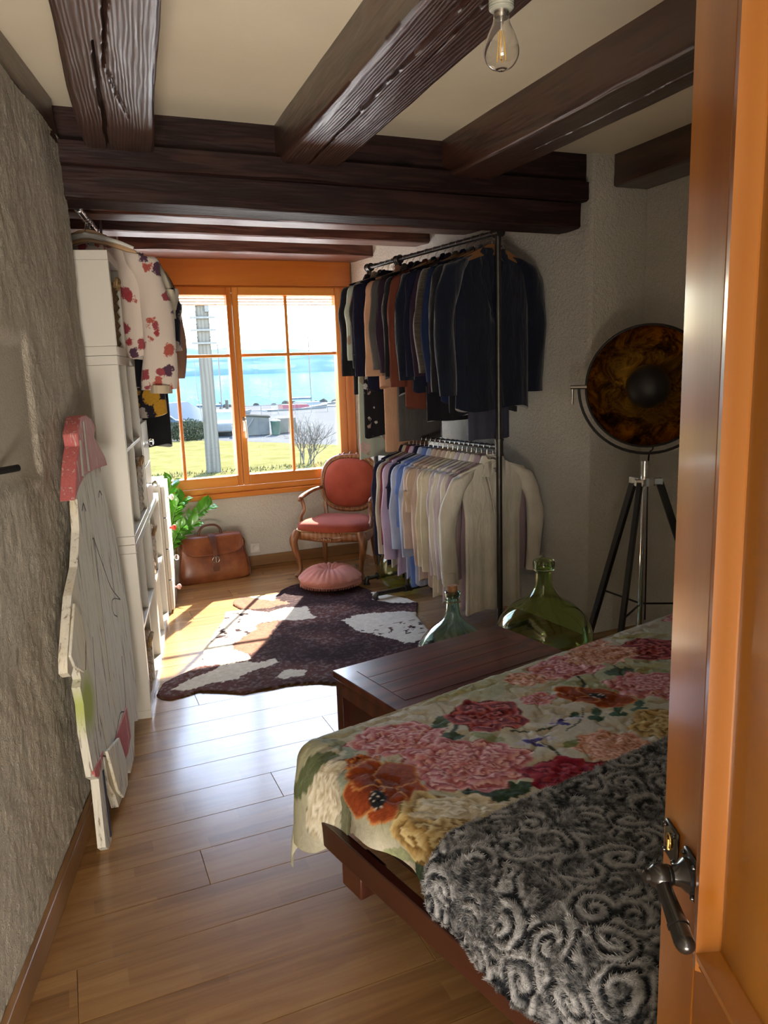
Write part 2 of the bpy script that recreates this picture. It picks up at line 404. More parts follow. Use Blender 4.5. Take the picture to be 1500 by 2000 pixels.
def beam(name, label, a, b, width, height, mt, seed, cracks=(), nb=64, step=0.016, wane=0.006, group=None):
    """a,b: centre of the bottom face at both ends"""
    a = Vector(a); b = Vector(b); d = b-a; L = Vector((d.x, d.y, 0)).length; n = max(4, int(L/step))
    X = np.linspace(0, L, n); prof = []
    for k in range(nb): prof.append(((k/(nb-1)-0.5)*width, 0.0, 0))
    for k in range(1, 9): prof.append((width/2, height*k/8, 1))
    for k in range(8, 0, -1): prof.append((-width/2, height*k/8, 2))
    pr = np.array([(p[0], p[1]) for p in prof]); XX = np.repeat(X[:, None], len(prof), 1)
    Yv = np.repeat(pr[None, :, 0], n, 0).copy(); Zv = np.repeat(pr[None, :, 1], n, 0).copy()
    edge = width/2-np.abs(Yv); low = sm(0.03, 0.0, edge) if False else np.clip(1-edge/0.02, 0, 1)
    Zv += np.where(Zv < 0.001, low**2*wane*(0.6+2.2*fbm(XX*3+seed, np.sign(Yv)*7+seed, 3)), 0)
    Yv += np.sign(Yv)*(np.abs(Yv) > width*0.35)*(fbm(XX*1.6+seed*3, np.sign(Yv)*5+Zv*6, 4)-0.45)*0.022
    Zv += np.where(pr[None, :, 1] < 0.001, (fbm(XX*2.5+seed, Yv*9, 4)-0.45)*0.010, 0)
    for (x0, y0, x1, y1, wd, dp) in cracks:      # lengthways splits in the underside
        tt = (XX-x0)/(x1-x0); yc = y0+(y1-y0)*tt+0.020*(fbm(XX*5+seed, XX*0+3.1, 3)-0.45)
        ww = wd*np.sqrt(np.clip(4*tt*(1-tt), 0, 1))*(0.6+0.8*fbm(XX*9, XX*0+seed, 2))
        Zv += np.where((tt > 0) & (tt < 1) & (pr[None, :, 1] < 0.001), dp*np.clip(1.4-np.abs(Yv-yc)/np.maximum(ww, 1e-4), 0, 1), 0)
    ang = math.atan2(d.y, d.x); Zv += XX*(d.z/L)
    m = MB(); loops = [[(XX[i, k], Yv[i, k], Zv[i, k]) for k in range(len(prof))] for i in range(n)]
    m.loft(loops)
    o = m.build(name, mt, loc=a, rot=(0, 0, ang), angle=50)
    if label: tag(o, label, 'beam', group)
    return o
def ang_beam(xc, ang, y0, y1, z, w, h, lab, seed, mt=M_beam, cracks=()):
    tn = math.tan(R(ang)); return beam('ceiling_beam', lab, (xc+(y0-3.35)*tn, y0, z), (xc+(y1-3.35)*tn, y1, z), w, h, mt, seed, cracks, group='ceiling beams')
LJ = 3.43+0.35
ang_beam(0.325, 5.8, 3.45, -0.2, 2.428, 0.262, 0.18, 'pale sheened ceiling beam with a long crack, left of the centre', 1.3,
         cracks=((0.02, -0.045, 1.15, -0.035, 0.0055, 0.03), (0.95, -0.015, 2.6, 0.06, 0.0065, 0.03), (0.5, 0.04, 0.95, -0.01, 0.003, 0.012)))
ang_beam(1.115, 2.4, 3.45, -0.2, 2.425, 0.270, 0.18, 'dark split ceiling beam running to the bare hanging bulb', 5.1,
         cracks=((0.03, -0.01, 2.9, -0.05, 0.0055, 0.03), (1.2, 0.03, 2.4, 0.0, 0.0035, 0.02)))
ang_beam(1.915, 0.3, 3.45, -0.2, 2.422, 0.235, 0.19, 'dark brown ceiling beam right of the hanging bulb', 9.7, cracks=((0.4, 0.02, 2.6, 0.0, 0.003, 0.012),))
ang_beam(2.905, 0.6, 3.40, -0.2, 2.440, 0.235, 0.19, 'dark ceiling beam over the lamp alcove, cut off by the door', 14.2)
ang_beam(-0.045, 14.0, 3.40, -0.2, 2.428, 0.27, 0.18, 'dark ceiling beam lying along the rough left wall', 21.7)
beam('lintel_beam', 'upper of two black lintel beams crossing the room', (0.02, 3.465, 2.362), (2.590, 3.465, 2.350), 0.23, 0.092, M_lintel, 3.3, nb=24, step=0.03)
beam('lintel_beam', 'lower of two black lintel beams crossing the room', (0.06, 3.475, 2.244), (2.560, 3.475, 2.222), 0.20, 0.120, M_lintel, 8.8, nb=24, step=0.03)
beam('blocking_plank', 'black plank filling between ceiling beams above the lintel', (0.0, 3.50, 2.45), (2.64, 3.50, 2.44), 0.12, 0.16, M_lintel, 12.2, nb=10, step=0.05)
for (y0, y1, z, xl, xr, sd, lab, mt) in ((4.30, 4.50, 2.372, 0.0, 2.52, 31, 'first dark cross beam behind the lintel', M_beam_red), (4.86, 5.06, 2.382, 0.08, 2.44, 37, 'middle dark cross beam of the window bay', M_beam_red), (5.60, 5.94, 2.392, 0.15, 2.345, 43, 'reddish cross beam directly over the window header', M_beam_red)):
    beam('bay_beam', lab, (xl, (y0+y1)/2, z), (xr, (y0+y1)/2, z-0.004), y1-y0, 0.135, mt, sd, nb=20, step=0.03, group='bay cross beams')

# --- window
win = thing('window_1', None, None, (0, 0, 0)); win['kind'] = 'structure'
WB = 0.004
MB().b2((0.20, 5.935, 2.205), (2.262, 6.01, 2.395)).build('header_board', M_orange, win, bevel=WB)
MB().b2((0.30, 5.90, 0.588), (2.262, 6.02, 0.628)).build('sill_board', M_orange, win, bevel=0.008)
MB().b2((0.33, 5.945, 0.628), (2.24, 6.06, 0.672)).build('frame_bottom', M_orange, win, bevel=WB)
MB().b2((0.33, 5.95, 2.165), (2.24, 6.06, 2.205)).build('frame_head', M_orange, win, bevel=WB)
for xa, xb in ((0.33, 0.385), (2.185, 2.262)): MB().b2((xa, 5.945, 0.672), (xb, 6.06, 2.165)).build('frame_jamb', M_orange_v, win, bevel=WB)
tg = NT('window_glass'); tg.n.remove(tg.p); tr = tg.new('ShaderNodeBsdfTransparent'); gl = tg.new('ShaderNodeBsdfGlossy'); gl.inputs['Roughness'].default_value = 0.01
mxs = tg.new('ShaderNodeMixShader'); mxs.inputs[0].default_value = 0.05; tg.l(tr.outputs[0], mxs.inputs[1]); tg.l(gl.outputs[0], mxs.inputs[2]); tg.l(mxs.outputs[0], tg.out.inputs[0]); M_glass = tg.m
M_steel = plain('brushed_steel', (0.62, 0.60, 0.57), 0.25, metal=1.0)
M_brass = plain('aged_brass', (0.45, 0.30, 0.10), 0.35, metal=1.0)
def sash(x0, x1, g0, g1, mx, handle):
    s_ = MB()
    s_.b2((x0, 5.935, 0.675), (g0, 6.02, 2.195)); s_.b2((g1, 5.935, 0.675), (x1, 6.02, 2.195))
    s = s_.build('sash', M_orange_v, win, bevel=0.006)
    r_ = MB(); r_.b2((g0, 5.937, 0.675), (g1, 6.02, 0.757)); r_.b2((g0, 5.937, 2.132), (g1, 6.02, 2.195)); r_.build('sash_rail', M_orange, s, bevel=0.006)
    MB().b2((mx-0.012, 5.962, 0.757), (mx+0.012, 5.992, 2.132)).build('muntin', M_orange_v, s, bevel=0.005)
    MB().b2((g0, 5.964, 1.673), (g1, 5.990, 1.697)).build('muntin', M_orange, s, bevel=0.005)
    for a_, b_ in ((g0, mx), (mx, g1)):
        for c_, d_ in ((0.757, 1.685), (1.685, 2.132)): MB().b2((a_, 5.998, c_), (b_, 6.002, d_)).build('pane', M_glass, s, smooth=False)
    if handle:
        h = MB(); h.box((x0+0.03, 5.93, 1.155), (0.026, 0.01, 0.11)); h.tube([(x0+0.03, 5.93, 1.18), (x0+0.03, 5.895, 1.18)], 0.009, 10)
        h.tube(spline([(x0+0.03, 5.893, 1.185), (x0+0.032, 5.890, 1.13), (x0+0.034, 5.888, 1.05)]), [0.010, 0.009, 0.011], 10); h.build('handle', M_steel, s, bevel=0.002)
sash(0.39, 1.288, 0.455, 1.248, 0.845, False); sash(1.292, 2.182, 1.340, 2.118, 1.718, True)
hg = MB(); hg.tube([(2.196, 5.94, 2.10), (2.196, 5.94, 2.17)], 0.007, 8); hg.tube([(2.205, 5.94, 2.05), (2.205, 5.935, 2.09)], 0.004, 8); hg.build('hinge', M_brass, win)
M_blind = plain('beige_blind', (0.55, 0.48, 0.38), 0.5)
for k in range(4): MB().box((1.29, 6.11, 2.085+k*0.022), (1.9, 0.05, 0.006), Matrix.Rotation(R(28), 3, 'X')).build('blind_slat', M_blind, win)
# ============================================================ outdoors, seen through the window
GZ = -1.8
def ground_mat(name, lo, hi, sc, rough=0.95, bump=0.4):
    t = NT(name); t.set(rough=rough, spec=0.0); v = t.coord(); f = t.noise(v, sc, 6, 0.65); t.col(t.ramp(f, [(0.3, lo), (0.7, hi)]))
    if bump: t.bump(t.noise(v, sc*12, 3), bump, 0.03)
    return t.m
M_lawn = ground_mat('lawn', (0.072, 0.067, 0.022), (0.112, 0.103, 0.044), 1.2)
M_road = ground_mat('asphalt', (0.0612, 0.0619, 0.0612), (0.0864, 0.0850, 0.0814), 0.8)
M_soil = ground_mat('dry_bank', (0.0360, 0.0346, 0.0144), (0.0648, 0.0576, 0.0259), 2.0)
M_rock = ground_mat('breakwater_rock', (0.0216, 0.0216, 0.0194), (0.0540, 0.0518, 0.0454), 1.5)
M_conc = ground_mat('pale_concrete', (0.0828, 0.0828, 0.0792), (0.1152, 0.1130, 0.1080), 2.5)
tag(MB().b2((-60, 6.4, GZ-0.6), (120, 80, GZ-0.02)).build('quay_ground', M_road), 'grey asphalt quay and road below the window', 'ground', kind='structure')
M_pave = ground_mat('bounce_paving', (0.50, 0.47, 0.42), (0.60, 0.57, 0.52), 0.6)
tag(MB().b2((-25, 6.3, GZ-0.3), (30, 21.0, GZ)).build('unseen_paving', M_pave), 'unseen pale paving below the window, added to bounce light indoors', 'paving', kind='structure')  # out of view; added and kept very pale to throw light into the room
nx, ny = 130, 90
gx = np.linspace(-6, 14, nx); gy = np.linspace(24.6, 40.3, ny); GX, GY = np.meshgrid(gx, gy, indexing='ij')
lim = 40.0-0.35*np.maximum(0, GX-4)-1.25*np.maximum(0, GX-6.8)
mk = (GY < np.maximum(lim, 12))[:-1, :-1]
PZ = GZ+0.03+0.05*fbm(GX*2, GY*2, 3)
tag(link('lawn', gridmesh('lawn', np.stack([GX, GY, PZ], -1), M_lawn, mask=mk)), 'short yellowish green lawn between house and road', 'lawn', kind='stuff')
# small upright tufts along the near bank, one uncountable strip
bl = MB()
for k in range(900):
    x = rnd.uniform(1.5, 10.5); y_ = 25.4+0.35*(10-x)*0.1+rnd.uniform(-0.3, 1.0); h = rnd.uniform(0.05, 0.16); w = 0.02; dx = rnd.uniform(-.05, .05)
    bl.add([(x-w, y_, GZ), (x+w, y_, GZ), (x+dx, y_+rnd.uniform(-.05, .05), GZ+h)], [(0, 1, 2)])
tag(bl.build('bank_grass', M_soil, smooth=False), 'dry tufts of grass along the near lawn edge', 'grass', kind='stuff')
tag(MB().prism([(-2, 22.8), (14, 21.2), (14, 21.9), (-2, 23.5)], GZ-0.2, GZ+0.12).build('kerb', M_conc), 'pale concrete kerb in front of the lawn', 'kerb', kind='structure')
# lake
t = NT('lake_water'); t.n.remove(t.p)
v = t.coord('Object', (1.0, 0.22, 1.0)); n1 = t.noise(v, 0.16, 6, 0.75); n2 = t.noise(v, 0.8, 4, 0.7)
hb = t.new('ShaderNodeBump'); hb.inputs['Strength'].default_value = 1.0; hb.inputs['Distance'].default_value = 6.0; t.l(t.math('ADD', n1, t.math('MULTIPLY', n2, 0.5)), hb.inputs['Height'])
df = t.new('ShaderNodeBsdfDiffuse'); gs = t.new('ShaderNodeBsdfGlossy'); gs.inputs['Roughness'].default_value = 0.10; ms = t.new('ShaderNodeMixShader'); ms.inputs[0].default_value = 0.08
t.l(t.ramp(t.noise(v, 0.06, 4), [(0.3, (0.0043, 0.0720, 0.0972)), (0.7, (0.0072, 0.0972, 0.1188))]), df.inputs[0]); t.l(hb.outputs[0], gs.inputs['Normal']); t.l(hb.outputs[0], df.inputs['Normal'])
t.l(df.outputs[0], ms.inputs[1]); t.l(gs.outputs[0], ms.inputs[2]); t.l(ms.outputs[0], t.out.inputs[0]); M_lake = t.m
tag(MB().add([(-2500, 79, -3.2), (4500, 79, -3.2), (4500, 4200, -3.2), (-2500, 4200, -3.2)], [(0, 1, 2, 3)]).build('lake', M_lake, smooth=False), 'glittering turquoise lake reaching to the far hills', 'lake', kind='structure')
# far shore; distance haze is painted into the hill colours
def hills(name, lab, y0, lo, hi, hs, seed, fields=()):
    n = 700; xs = np.linspace(-1400, 3400, n); ys = np.linspace(0, 1, 40); XX, YY = np.meshgrid(xs, ys, indexing='ij')
    top = hs*(0.62+0.75*fbm(XX/700+seed, XX*0+seed, 4)); Z = -4+top*np.sin(YY*math.pi/2)**0.8*(0.85+0.3*fbm(XX/90, YY*6+seed, 3)); Z[:, 0] = -4
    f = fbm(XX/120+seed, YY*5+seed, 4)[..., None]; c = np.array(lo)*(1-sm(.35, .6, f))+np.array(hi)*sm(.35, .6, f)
    for (fx, fy, rx, ry) in fields:
        m_ = (np.hypot((XX-fx)/rx, (YY-fy)/ry)+.5*(fbm(XX/60, YY*7, 3)-.45) < 1)[..., None]; c = np.where(m_, np.array((0.0828, 0.1224, 0.0900)), c)
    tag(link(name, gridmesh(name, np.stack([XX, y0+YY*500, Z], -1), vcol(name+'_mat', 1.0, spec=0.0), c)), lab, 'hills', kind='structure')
hills('far_shore', 'wooded hills along the opposite lake shore, painted with blue haze', 2350, (0.0418, 0.0806, 0.1368), (0.0648, 0.1080, 0.1548), 62, 2.7, ((650, .22, 85, .10), (330, .2, 70, .08), (480, .5, 60, .12), (900, .3, 40, .05)))
hills('far_ridge', 'distant ridge above the far shore hills, painted pale with haze', 3000, (0.0828, 0.1332, 0.1800), (0.1008, 0.1512, 0.1944), 105, 8.3)
# breakwater of piled boulders
nb_ = 300
bw = thing('breakwater', 'low stone breakwater in front of the open lake', 'breakwater', (0, 0, 0))
core = MB().prism([(-20, 79), (60, 77), (60, 81), (-20, 83)], -3.4, -1.95); core.build('core', M_rock, bw)
bs = MB().ball((0, 0, 0), (0.5, 0.4, 0.36), 7, 5); bme = bs.mesh('boulder', False); bme.materials.append(M_rock)
for k in range(130):
    x = -6+k*0.42+rnd.uniform(-.15, .15); o = link('boulder', bme, bw, loc=(x, 78.6-0.025*x+rnd.uniform(-.7, .4), -2.1+rnd.uniform(-.55, .35)), rot=(rnd.random()*3, rnd.random()*3, rnd.random()*3)); s_ = rnd.uniform(.55, 1.15); o.scale = (s_, s_, s_)
# power pole
M_polew = wood('weathered_pole', (0.0864, 0.0792, 0.0684), (0.1440, 0.1332, 0.1152), 'z', 0.6, 0.95, 0, 0.3, spec=0.0)
M_porc = plain('white_porcelain', (0.3600, 0.3600, 0.3456), 0.25); M_iron = plain('zinc_iron', (0.1152, 0.1152, 0.1116), 0.5, metal=0.3)
up = thing('utility_pole', 'grey utility pole with crossarms and white insulators', 'pole', (4.66, 26.1, GZ), R(-10))
MB().loft([[(-.23*s, -.16*s, z), (.23*s, -.16*s, z), (.23*s, .16*s, z), (-.23*s, .16*s, z)] for z, s in ((0, 1.08), (3.6, 0.95), (5.95, 0.92))]).build('pole', M_polew, up, bevel=0.02)
for z in (5.62, 5.20, 4.80, 4.38):
    ca = MB().box((0, -0.2, z-0.02), (0.82, 0.09, 0.07)).build('crossarm', M_iron, up, bevel=0.006)
    if z < 5.5:
        for xx in (-.36, -.26, .26, .36):
            i_ = MB(); i_.lathe([(0.02, 0), (0.055, 0.03), (0.06, 0.08), (0.035, 0.10), (0.05, 0.13), (0.045, 0.18), (0.015, 0.20)], 10, (xx, -0.2, z+0.02)); i_.build('insulator', M_porc, ca)
MB().box((0.16, -0.2, 5.46), (0.14, 0.1, 0.22)).build('switch_box', M_iron, up, bevel=0.01)
w_ = MB(); w_.tube(spline([(-.36, -.26, 3.9), (-.35, -.27, 2.9), (-.25, -.27, 1.9)]), 0.012, 6); w_.ball((-.25, -.27, 1.84), (.03, .03, .08), 8, 6); w_.build('hanging_wire', M_iron, up)
MB().tube(spline([(.36, -.2, 5.40), (3.2, 5.5, 4.95), (5.2, 9, 5.15), (9, 15, 6.4), (14, 22, 8.6)], 8), 0.012, 5).build('overhead_cable', M_iron, up)
# evergreen bush and leafless shrub
def bush(name, lab, loc, rx, rz, n, mt, seed):
    r_ = random.Random(seed); th_ = thing(name, lab, 'bush', loc); m = MB(); st = MB()
    for k in range(9): a = r_.random()*6.28; st.tube(spline([(0, 0, 0), (math.cos(a)*rx*.3, math.sin(a)*rx*.3, rz*.5), (math.cos(a)*rx*.6, math.sin(a)*rx*.6, rz*.85)], 4), [0.03, 0.012], 5)
    st.build('stem', M_twig, th_)
    for k in range(n):
        a = r_.random()*6.28; u = r_.random()**.5; h = r_.random(); w = math.sin(min(1, h*1.25+.25)*math.pi*.62)**.7
        c = Vector((math.cos(a)*rx*u*w, math.sin(a)*rx*u*w, h*rz*(1-.25*u))); d = Vector((r_.gauss(0, 1), r_.gauss(0, 1), r_.gauss(.4, 1))).normalized()*r_.uniform(.07, .13); e = d.orthogonal().normalized()*.045
        m.add([c, c+d*.5+e, c+d, c+d*.5-e], [(0, 1, 2, 3)])
    f = m.build('foliage', mt, th_, smooth=False); f['kind'] = 'stuff'
M_twig = plain('grey_twig', (0.0720, 0.0612, 0.0504), 0.9)
M_fol = ground_mat('grey_green_leaf', (0.0158, 0.0216, 0.0108), (0.0576, 0.0612, 0.0360), 6.0, 0.8, 0)
bush('evergreen_bush', 'rounded grey green bush beside the pole', (6.1, 40.6, GZ), 1.05, 1.15, 2600, M_fol, 4)
bush('evergreen_bush', 'small low bush left of the rounded one', (4.9, 41.6, GZ), 0.55, 0.5, 700, M_fol, 9)
sh = thing('leafless_shrub', 'bare twiggy shrub at the right of the lawn', 'shrub', (7.95, 26.2, GZ)); tm = MB(); r_ = random.Random(12)
def twig(p, d, L, r0, lev):
    e = p+d*L; mid = p+d*(L*.5)+Vector((r_.gauss(0, .04), r_.gauss(0, .04), 0))*L; tm.tube([p, mid, e], [r0, r0*.6], 4, False)
    if lev < 4:
        for k in range(3 if lev < 3 else 2):
            nd = (d+Vector((r_.gauss(0, .38), r_.gauss(0, .38), r_.gauss(.06, .2)))).normalized(); twig(p+(e-p)*r_.uniform(.55, 1), nd, L*r_.uniform(.55, .8), r0*.6, lev+1)
for k in range(11): twig(Vector((r_.uniform(-.35, .35), r_.uniform(-.3, .3), 0)), Vector((r_.gauss(0, .32), r_.gauss(0, .3), 1)).normalized(), r_.uniform(.55, .85), .022, 0)
tm.build('branches', M_twig, sh, smooth=False)['kind'] = 'stuff'
lm = MB()
for k in range(60):
    c = Vector((r_.gauss(.05, .22), r_.gauss(0, .2), r_.uniform(.5, 1.0))); d = Vector((r_.gauss(0, 1), r_.gauss(0, 1), r_.gauss(0, 1))).normalized()*.06; e = d.orthogonal().normalized()*.025; lm.add([c, c+d*.5+e, c+d, c+d*.5-e], [(0, 1, 2, 3)])
lm.build('dry_leaves', plain('russet_leaf', (0.2160, 0.0936, 0.0504), .8), sh, smooth=False)['kind'] = 'stuff'
# boat yard
M_tarp = plain('pale_tarpaulin', (0.1080, 0.1102, 0.1130), 0.6, 0.08, 1.0); M_hull = plain('white_hull', (0.1368, 0.1404, 0.1440), 0.6); M_bluet = plain('slate_blue_cover', (0.0360, 0.0612, 0.0936), 0.5); M_redt = plain('red_cover', (0.1440, 0.0144, 0.0194), 0.5)
tb = thing('covered_boat', 'boat under a pale peaked tarpaulin beside the bush', 'boat', (6.9, 49.8, GZ), R(12))
MB().loft([[(-2.6, -1.0, .35), (-2.6, 1.0, .35), (-2.6, .1, 1.0), (-2.6, -.1, 1.0)], [(-1.4, -1.15, .3), (-1.4, 1.15, .3), (-1.4, .12, 1.62), (-1.4, -.12, 1.62)], [(.6, -1.1, .3), (.6, 1.1, .3), (.6, .12, 1.7), (.6, -.12, 1.7)], [(2.0, -.5, .4), (2.0, .5, .4), (2.0, .08, .9), (2.0, -.08, .9)]]).build('tarpaulin', M_tarp, tb)
h_ = MB(); h_.loft([[(-2.5, -.9, .5), (-2.5, .9, .5), (-2.5, .5, .05), (-2.5, -.5, .05)], [(.5, -1.0, .5), (.5, 1.0, .5), (.5, .5, 0), (.5, -.5, 0)], [(2.2, -.1, .6), (2.2, .1, .6), (2.2, .05, .3), (2.2, -.05, .3)]]); h_.build('hull', M_hull, tb)
def car(loc, rz, mt, lab):
    c_ = thing('parked_car', lab, 'car', loc, rz)
    MB().prism([(-2, .25), (-2.05, .7), (-1.4, .85), (-.9, 1.3), (.7, 1.32), (1.25, .9), (2.0, .78), (2.05, .3)], -.8, .8, Matrix.Rotation(R(90), 4, 'X')).build('body', mt, c_, bevel=0.06)
    MB().prism([(-1.25, .88), (-.85, 1.24), (.62, 1.26), (1.05, .92)], -.82, .82, Matrix.Rotation(R(90), 4, 'X')).build('windows', plain('dark_car_glass', (0.0144, 0.0180, 0.0216), .1), c_)
    for sx in (-1.3, 1.3):
        for sy in (-.75, .75): MB().lathe([(.12, -.09), (.30, -.09), (.31, 0), (.30, .09), (.12, .09)], 14, (sx, sy, .31), Matrix.Rotation(R(90), 3, 'X')).build('wheel', plain('tyre', (0.0144, 0.0144, 0.0144), .8), c_)
car((4.55, 44.5, GZ), R(20), M_bluet, 'dark blue car parked left of the bush'); car((8.35, 43.6, GZ), R(75), plain('silver_paint', (0.1584, 0.1656, 0.1728), .3), 'silver car parked between pole and window post')
sd_ = thing('harbour_shed', 'low grey concrete shed by the road', 'shed', (9.75, 41.6, GZ), R(-10))
MB().prism([(-.75, 0), (.85, 0), (.85, .92), (-.75, 1.08)], -.6, .6, Matrix.Rotation(R(90), 4, 'X')).build('wall', M_conc, sd_); MB().box((.05, 0, 1.03), (1.75, 1.3, .06), Matrix.Rotation(R(5.5), 3, 'Y')).build('roof', M_rock, sd_); MB().tube([(-.6, -.63, .05), (.0, -.66, .9)], .03, 6).build('brace', M_iron, sd_); MB().box((.2, -.61, .45), (.02, .03, .8)).build('joint_strip', M_iron, sd_)
tag(MB().b2((10.95, 41.2, GZ), (12.1, 41.5, GZ+.82)).build('low_wall', ground_mat('brown_wall', (0.0792, 0.0720, 0.0612), (0.1224, 0.1116, 0.0936), 3), bevel=0.03), 'brownish low wall right of the grey shed', 'wall')
bn = thing('waste_bin', 'dark green waste bin between shed and low wall', 'bin', (10.72, 40.45, GZ)); MB().lathe([(.22, 0), (.27, .7), (.28, .72)], 14).build('body', plain('bin_green', (0.0144, 0.0432, 0.0324), .5), bn); MB().lathe([(.29, .72), (.28, .77), (.1, .83)], 14).build('lid', plain('bin_green', (0.0144, 0.0432, 0.0324), .5), bn)
# moored boats behind the quay
def sailboat(loc, rz, L, mt, mast, lab, cover=None):
    b_ = thing('moored_boat', lab, 'boat', loc, rz, 'boats in the harbour')
    MB().loft([[(-L/2, -.8, .6), (-L/2, .8, .6), (-L/2, .5, .0), (-L/2, -.5, .0)], [(0, -1.05, .62), (0, 1.05, .62), (0, .6, -.1), (0, -.6, -.1)], [(L/2, -.08, .85), (L/2, .08, .85), (L/2-.3, .04, .1), (L/2-.3, -.04, .1)]]).build('hull', mt, b_)
    MB().loft([[(-L*.25, -.6, .6), (-L*.25, .6, .6), (-L*.25, .5, 1.0), (-L*.25, -.5, 1.0)], [(L*.2, -.5, .6), (L*.2, .5, .6), (L*.15, .4, .95), (L*.15, -.4, .95)]]).build('cabin', cover or M_hull, b_)
    if mast: MB().tube([(.2, 0, .6), (.2, 0, mast)], .06, 6).build('mast', M_iron, b_); MB().tube([(.2, 0, 1.3), (-L*.35, 0, 1.35)], [.12, .1], 8).build('boom_cover', M_bluet, b_)
for i, (x, y, rz, L, mast, cv, lab) in enumerate(((12.1, 63, 10, 5.5, 6.2, None, 'moored sailing boat with tall mast left of the window post'), (9.6, 60, 30, 5, 0, M_bluet, 'small moored boat with blue cover behind the pole'), (19.5, 66, 5, 6, 0, M_redt, 'moored boat with red cover in the right pane'), (22, 70, 15, 6, 7.0, None, 'moored white boat with mast near the breakwater'), (25.6, 68, -8, 6, 0, None, 'white motor boat at the right window edge'))):
    sailboat((x, y, -2.3), R(rz), L, M_hull, mast, lab, cv)
tag(MB().b2((13.2, 60.5, -2.6), (27, 62.0, -1.95)).build('jetty', M_conc), 'flat concrete jetty among the moored boats', 'jetty')
rl = thing('quay_railing', 'thin white railing along the jetty', 'railing', (13.5, 60.4, -1.95))
for k in range(10): MB().tube([(k*1.4, 0, 0), (k*1.4, 0, .9)], .03, 5).build('post', M_hull, rl)
for z in (.5, .9): MB().tube([(0, 0, z), (12.6, 0, z)], .025, 5).build('rail', M_hull, rl)
for i, (x, y, h) in enumerate(((14.35, 74, 1.9), (15.0, 74.3, 2.05))): tag(MB().tube([(x, y, -3.4), (x, y, -3.0+h)], .16, 8).build('mooring_pile', M_twig), ('left' if i == 0 else 'right')+' one of two dark mooring piles in the lake', 'pile', 'mooring piles')
# ============================================================ left side: cube shelves, drawers, clothes rail, painted goose
CA = R(10.3); CU = Vector((math.sin(CA), math.cos(CA), 0)); CN = Vector((math.cos(CA), -math.sin(CA), 0)); CP = Vector((0.249, 3.453, 0))
def cpos(s, d, z): v_ = CP+CU*s+CN*d; return (v_.x, v_.y, z)      # s along the front, d out of the front, z up
CROT = -CA+math.pi/2                                                # local x runs along the front, local y to the wall
def cthing(name, lab, cat, s, d, z, group=None): return thing(name, lab, cat, cpos(s, d, z), CROT, group)
# local frame of shelves: x = along front (into the room depth), y = towards the wall, z = up
M_lam = plain('white_laminate', (0.54, 0.515, 0.46), 0.32, 0.03, 3.0)
M_lam_in = M_lam
def cube_unit(lab, s, z, nc, nr, W, Hh, D=0.39):
    u = cthing('cube_shelf', lab, 'shelf', s, 0, z, 'white cube shelves'); tk = 0.038; tn = 0.016
    for x in (tk/2, W-tk/2): MB().box((x, D/2, Hh/2), (tk, D, Hh-2*tk-0.001)).build('side_panel', M_lam, u, bevel=0.0015)
    MB().box((W/2, D/2, Hh-tk/2), (W, D, tk)).build('top_panel', M_lam, u, bevel=0.0015); MB().box((W/2, D/2, tk/2), (W, D, tk)).build('bottom_panel', M_lam, u, bevel=0.0015)
    MB().box((W/2, D-0.004, Hh/2), (W-2*tk, 0.006, Hh-2*tk)).build('back_panel', M_lam, u)
    iw = (W-2*tk-(nc-1)*tn)/nc; ih = (Hh-2*tk-(nr-1)*tn)/nr
    for k in range(1, nr): MB().box((W/2, D/2, tk+k*ih+(k-.5)*tn), (W-2*tk, D-0.01, tn)).build('shelf_board', M_lam, u, bevel=0.001)
    for k in range(1, nc):
        for r_ in range(nr): MB().box((tk+k*iw+(k-.5)*tn, D/2, tk+r_*(ih+tn)+ih/2), (tn, D-0.012, ih)).build('divider', M_lam, u, bevel=0.001)
    return u, tk, tn, iw, ih
H2 = 0.82
A_ = cube_unit('near bottom white cube shelf standing on the floor', 0.0, 0.0, 2, 2, 0.77, H2)
C_ = cube_unit('white four-cube shelf in the middle of the stack', 0.0, H2+0.001, 2, 2, 0.77, H2)
E_ = cube_unit('single white cube on top of the stacked shelves', 0.0, 2*H2+0.002, 1, 1, 0.40, 0.425)
B_ = cube_unit('far bottom white cube shelf in the sunlight', 0.775, 0.0, 2, 2, 0.77, H2)
# a white chest with glass knobs on the far shelf and a painted chest by the window
M_crys = NT('crystal_glass').set(col=(0.92, 0.94, 0.96), rough=0.02, trans=1.0, ior=1.5).m
M_pinkk = plain('pink_ceramic', (0.60, 0.35, 0.33), 0.2); M_redk = plain('red_ceramic', (0.55, 0.05, 0.03), 0.2); M_whitek = plain('white_ceramic', (0.75, 0.73, 0.7), 0.2)
def chest(lab, s, d, z, W, D, Hh, knobs):
    u = cthing('drawer_chest', lab, 'chest', s, d, z, 'white drawer chests')
    MB().b2((0, 0.022, 0), (W, D, Hh)).build('carcass', M_lam, u, bevel=0.002)
    n = len(knobs); h = (Hh-0.03)/n
    for k, km in enumerate(knobs):
        dr = MB().b2((0.012, 0.0, 0.015+k*h+0.003), (W-0.012, 0.021, 0.015+(k+1)*h-0.003)).build('drawer', M_lam, u, bevel=0.002)
        kb = MB(); kb.lathe([(0.008, 0.0), (0.007, 0.014), (0.016, 0.020), (0.021, 0.030), (0.018, 0.040), (0.006, 0.045)], 12, (W/2, 0, 0.015+(k+.5)*h), Matrix.Rotation(R(90), 3, 'X'))
        kb.build('knob', km, dr)
chest('white two-drawer chest with crystal knobs on the far shelf', 0.79, 0.0, H2+0.001, 0.40, 0.38, 0.50, (M_crys, M_crys))
chest('white four-drawer chest with mixed knobs nearest the window', 1.60, 0.035, 0.0, 0.42, 0.38, 0.865, (M_pinkk, M_crys, M_redk, M_whitek))
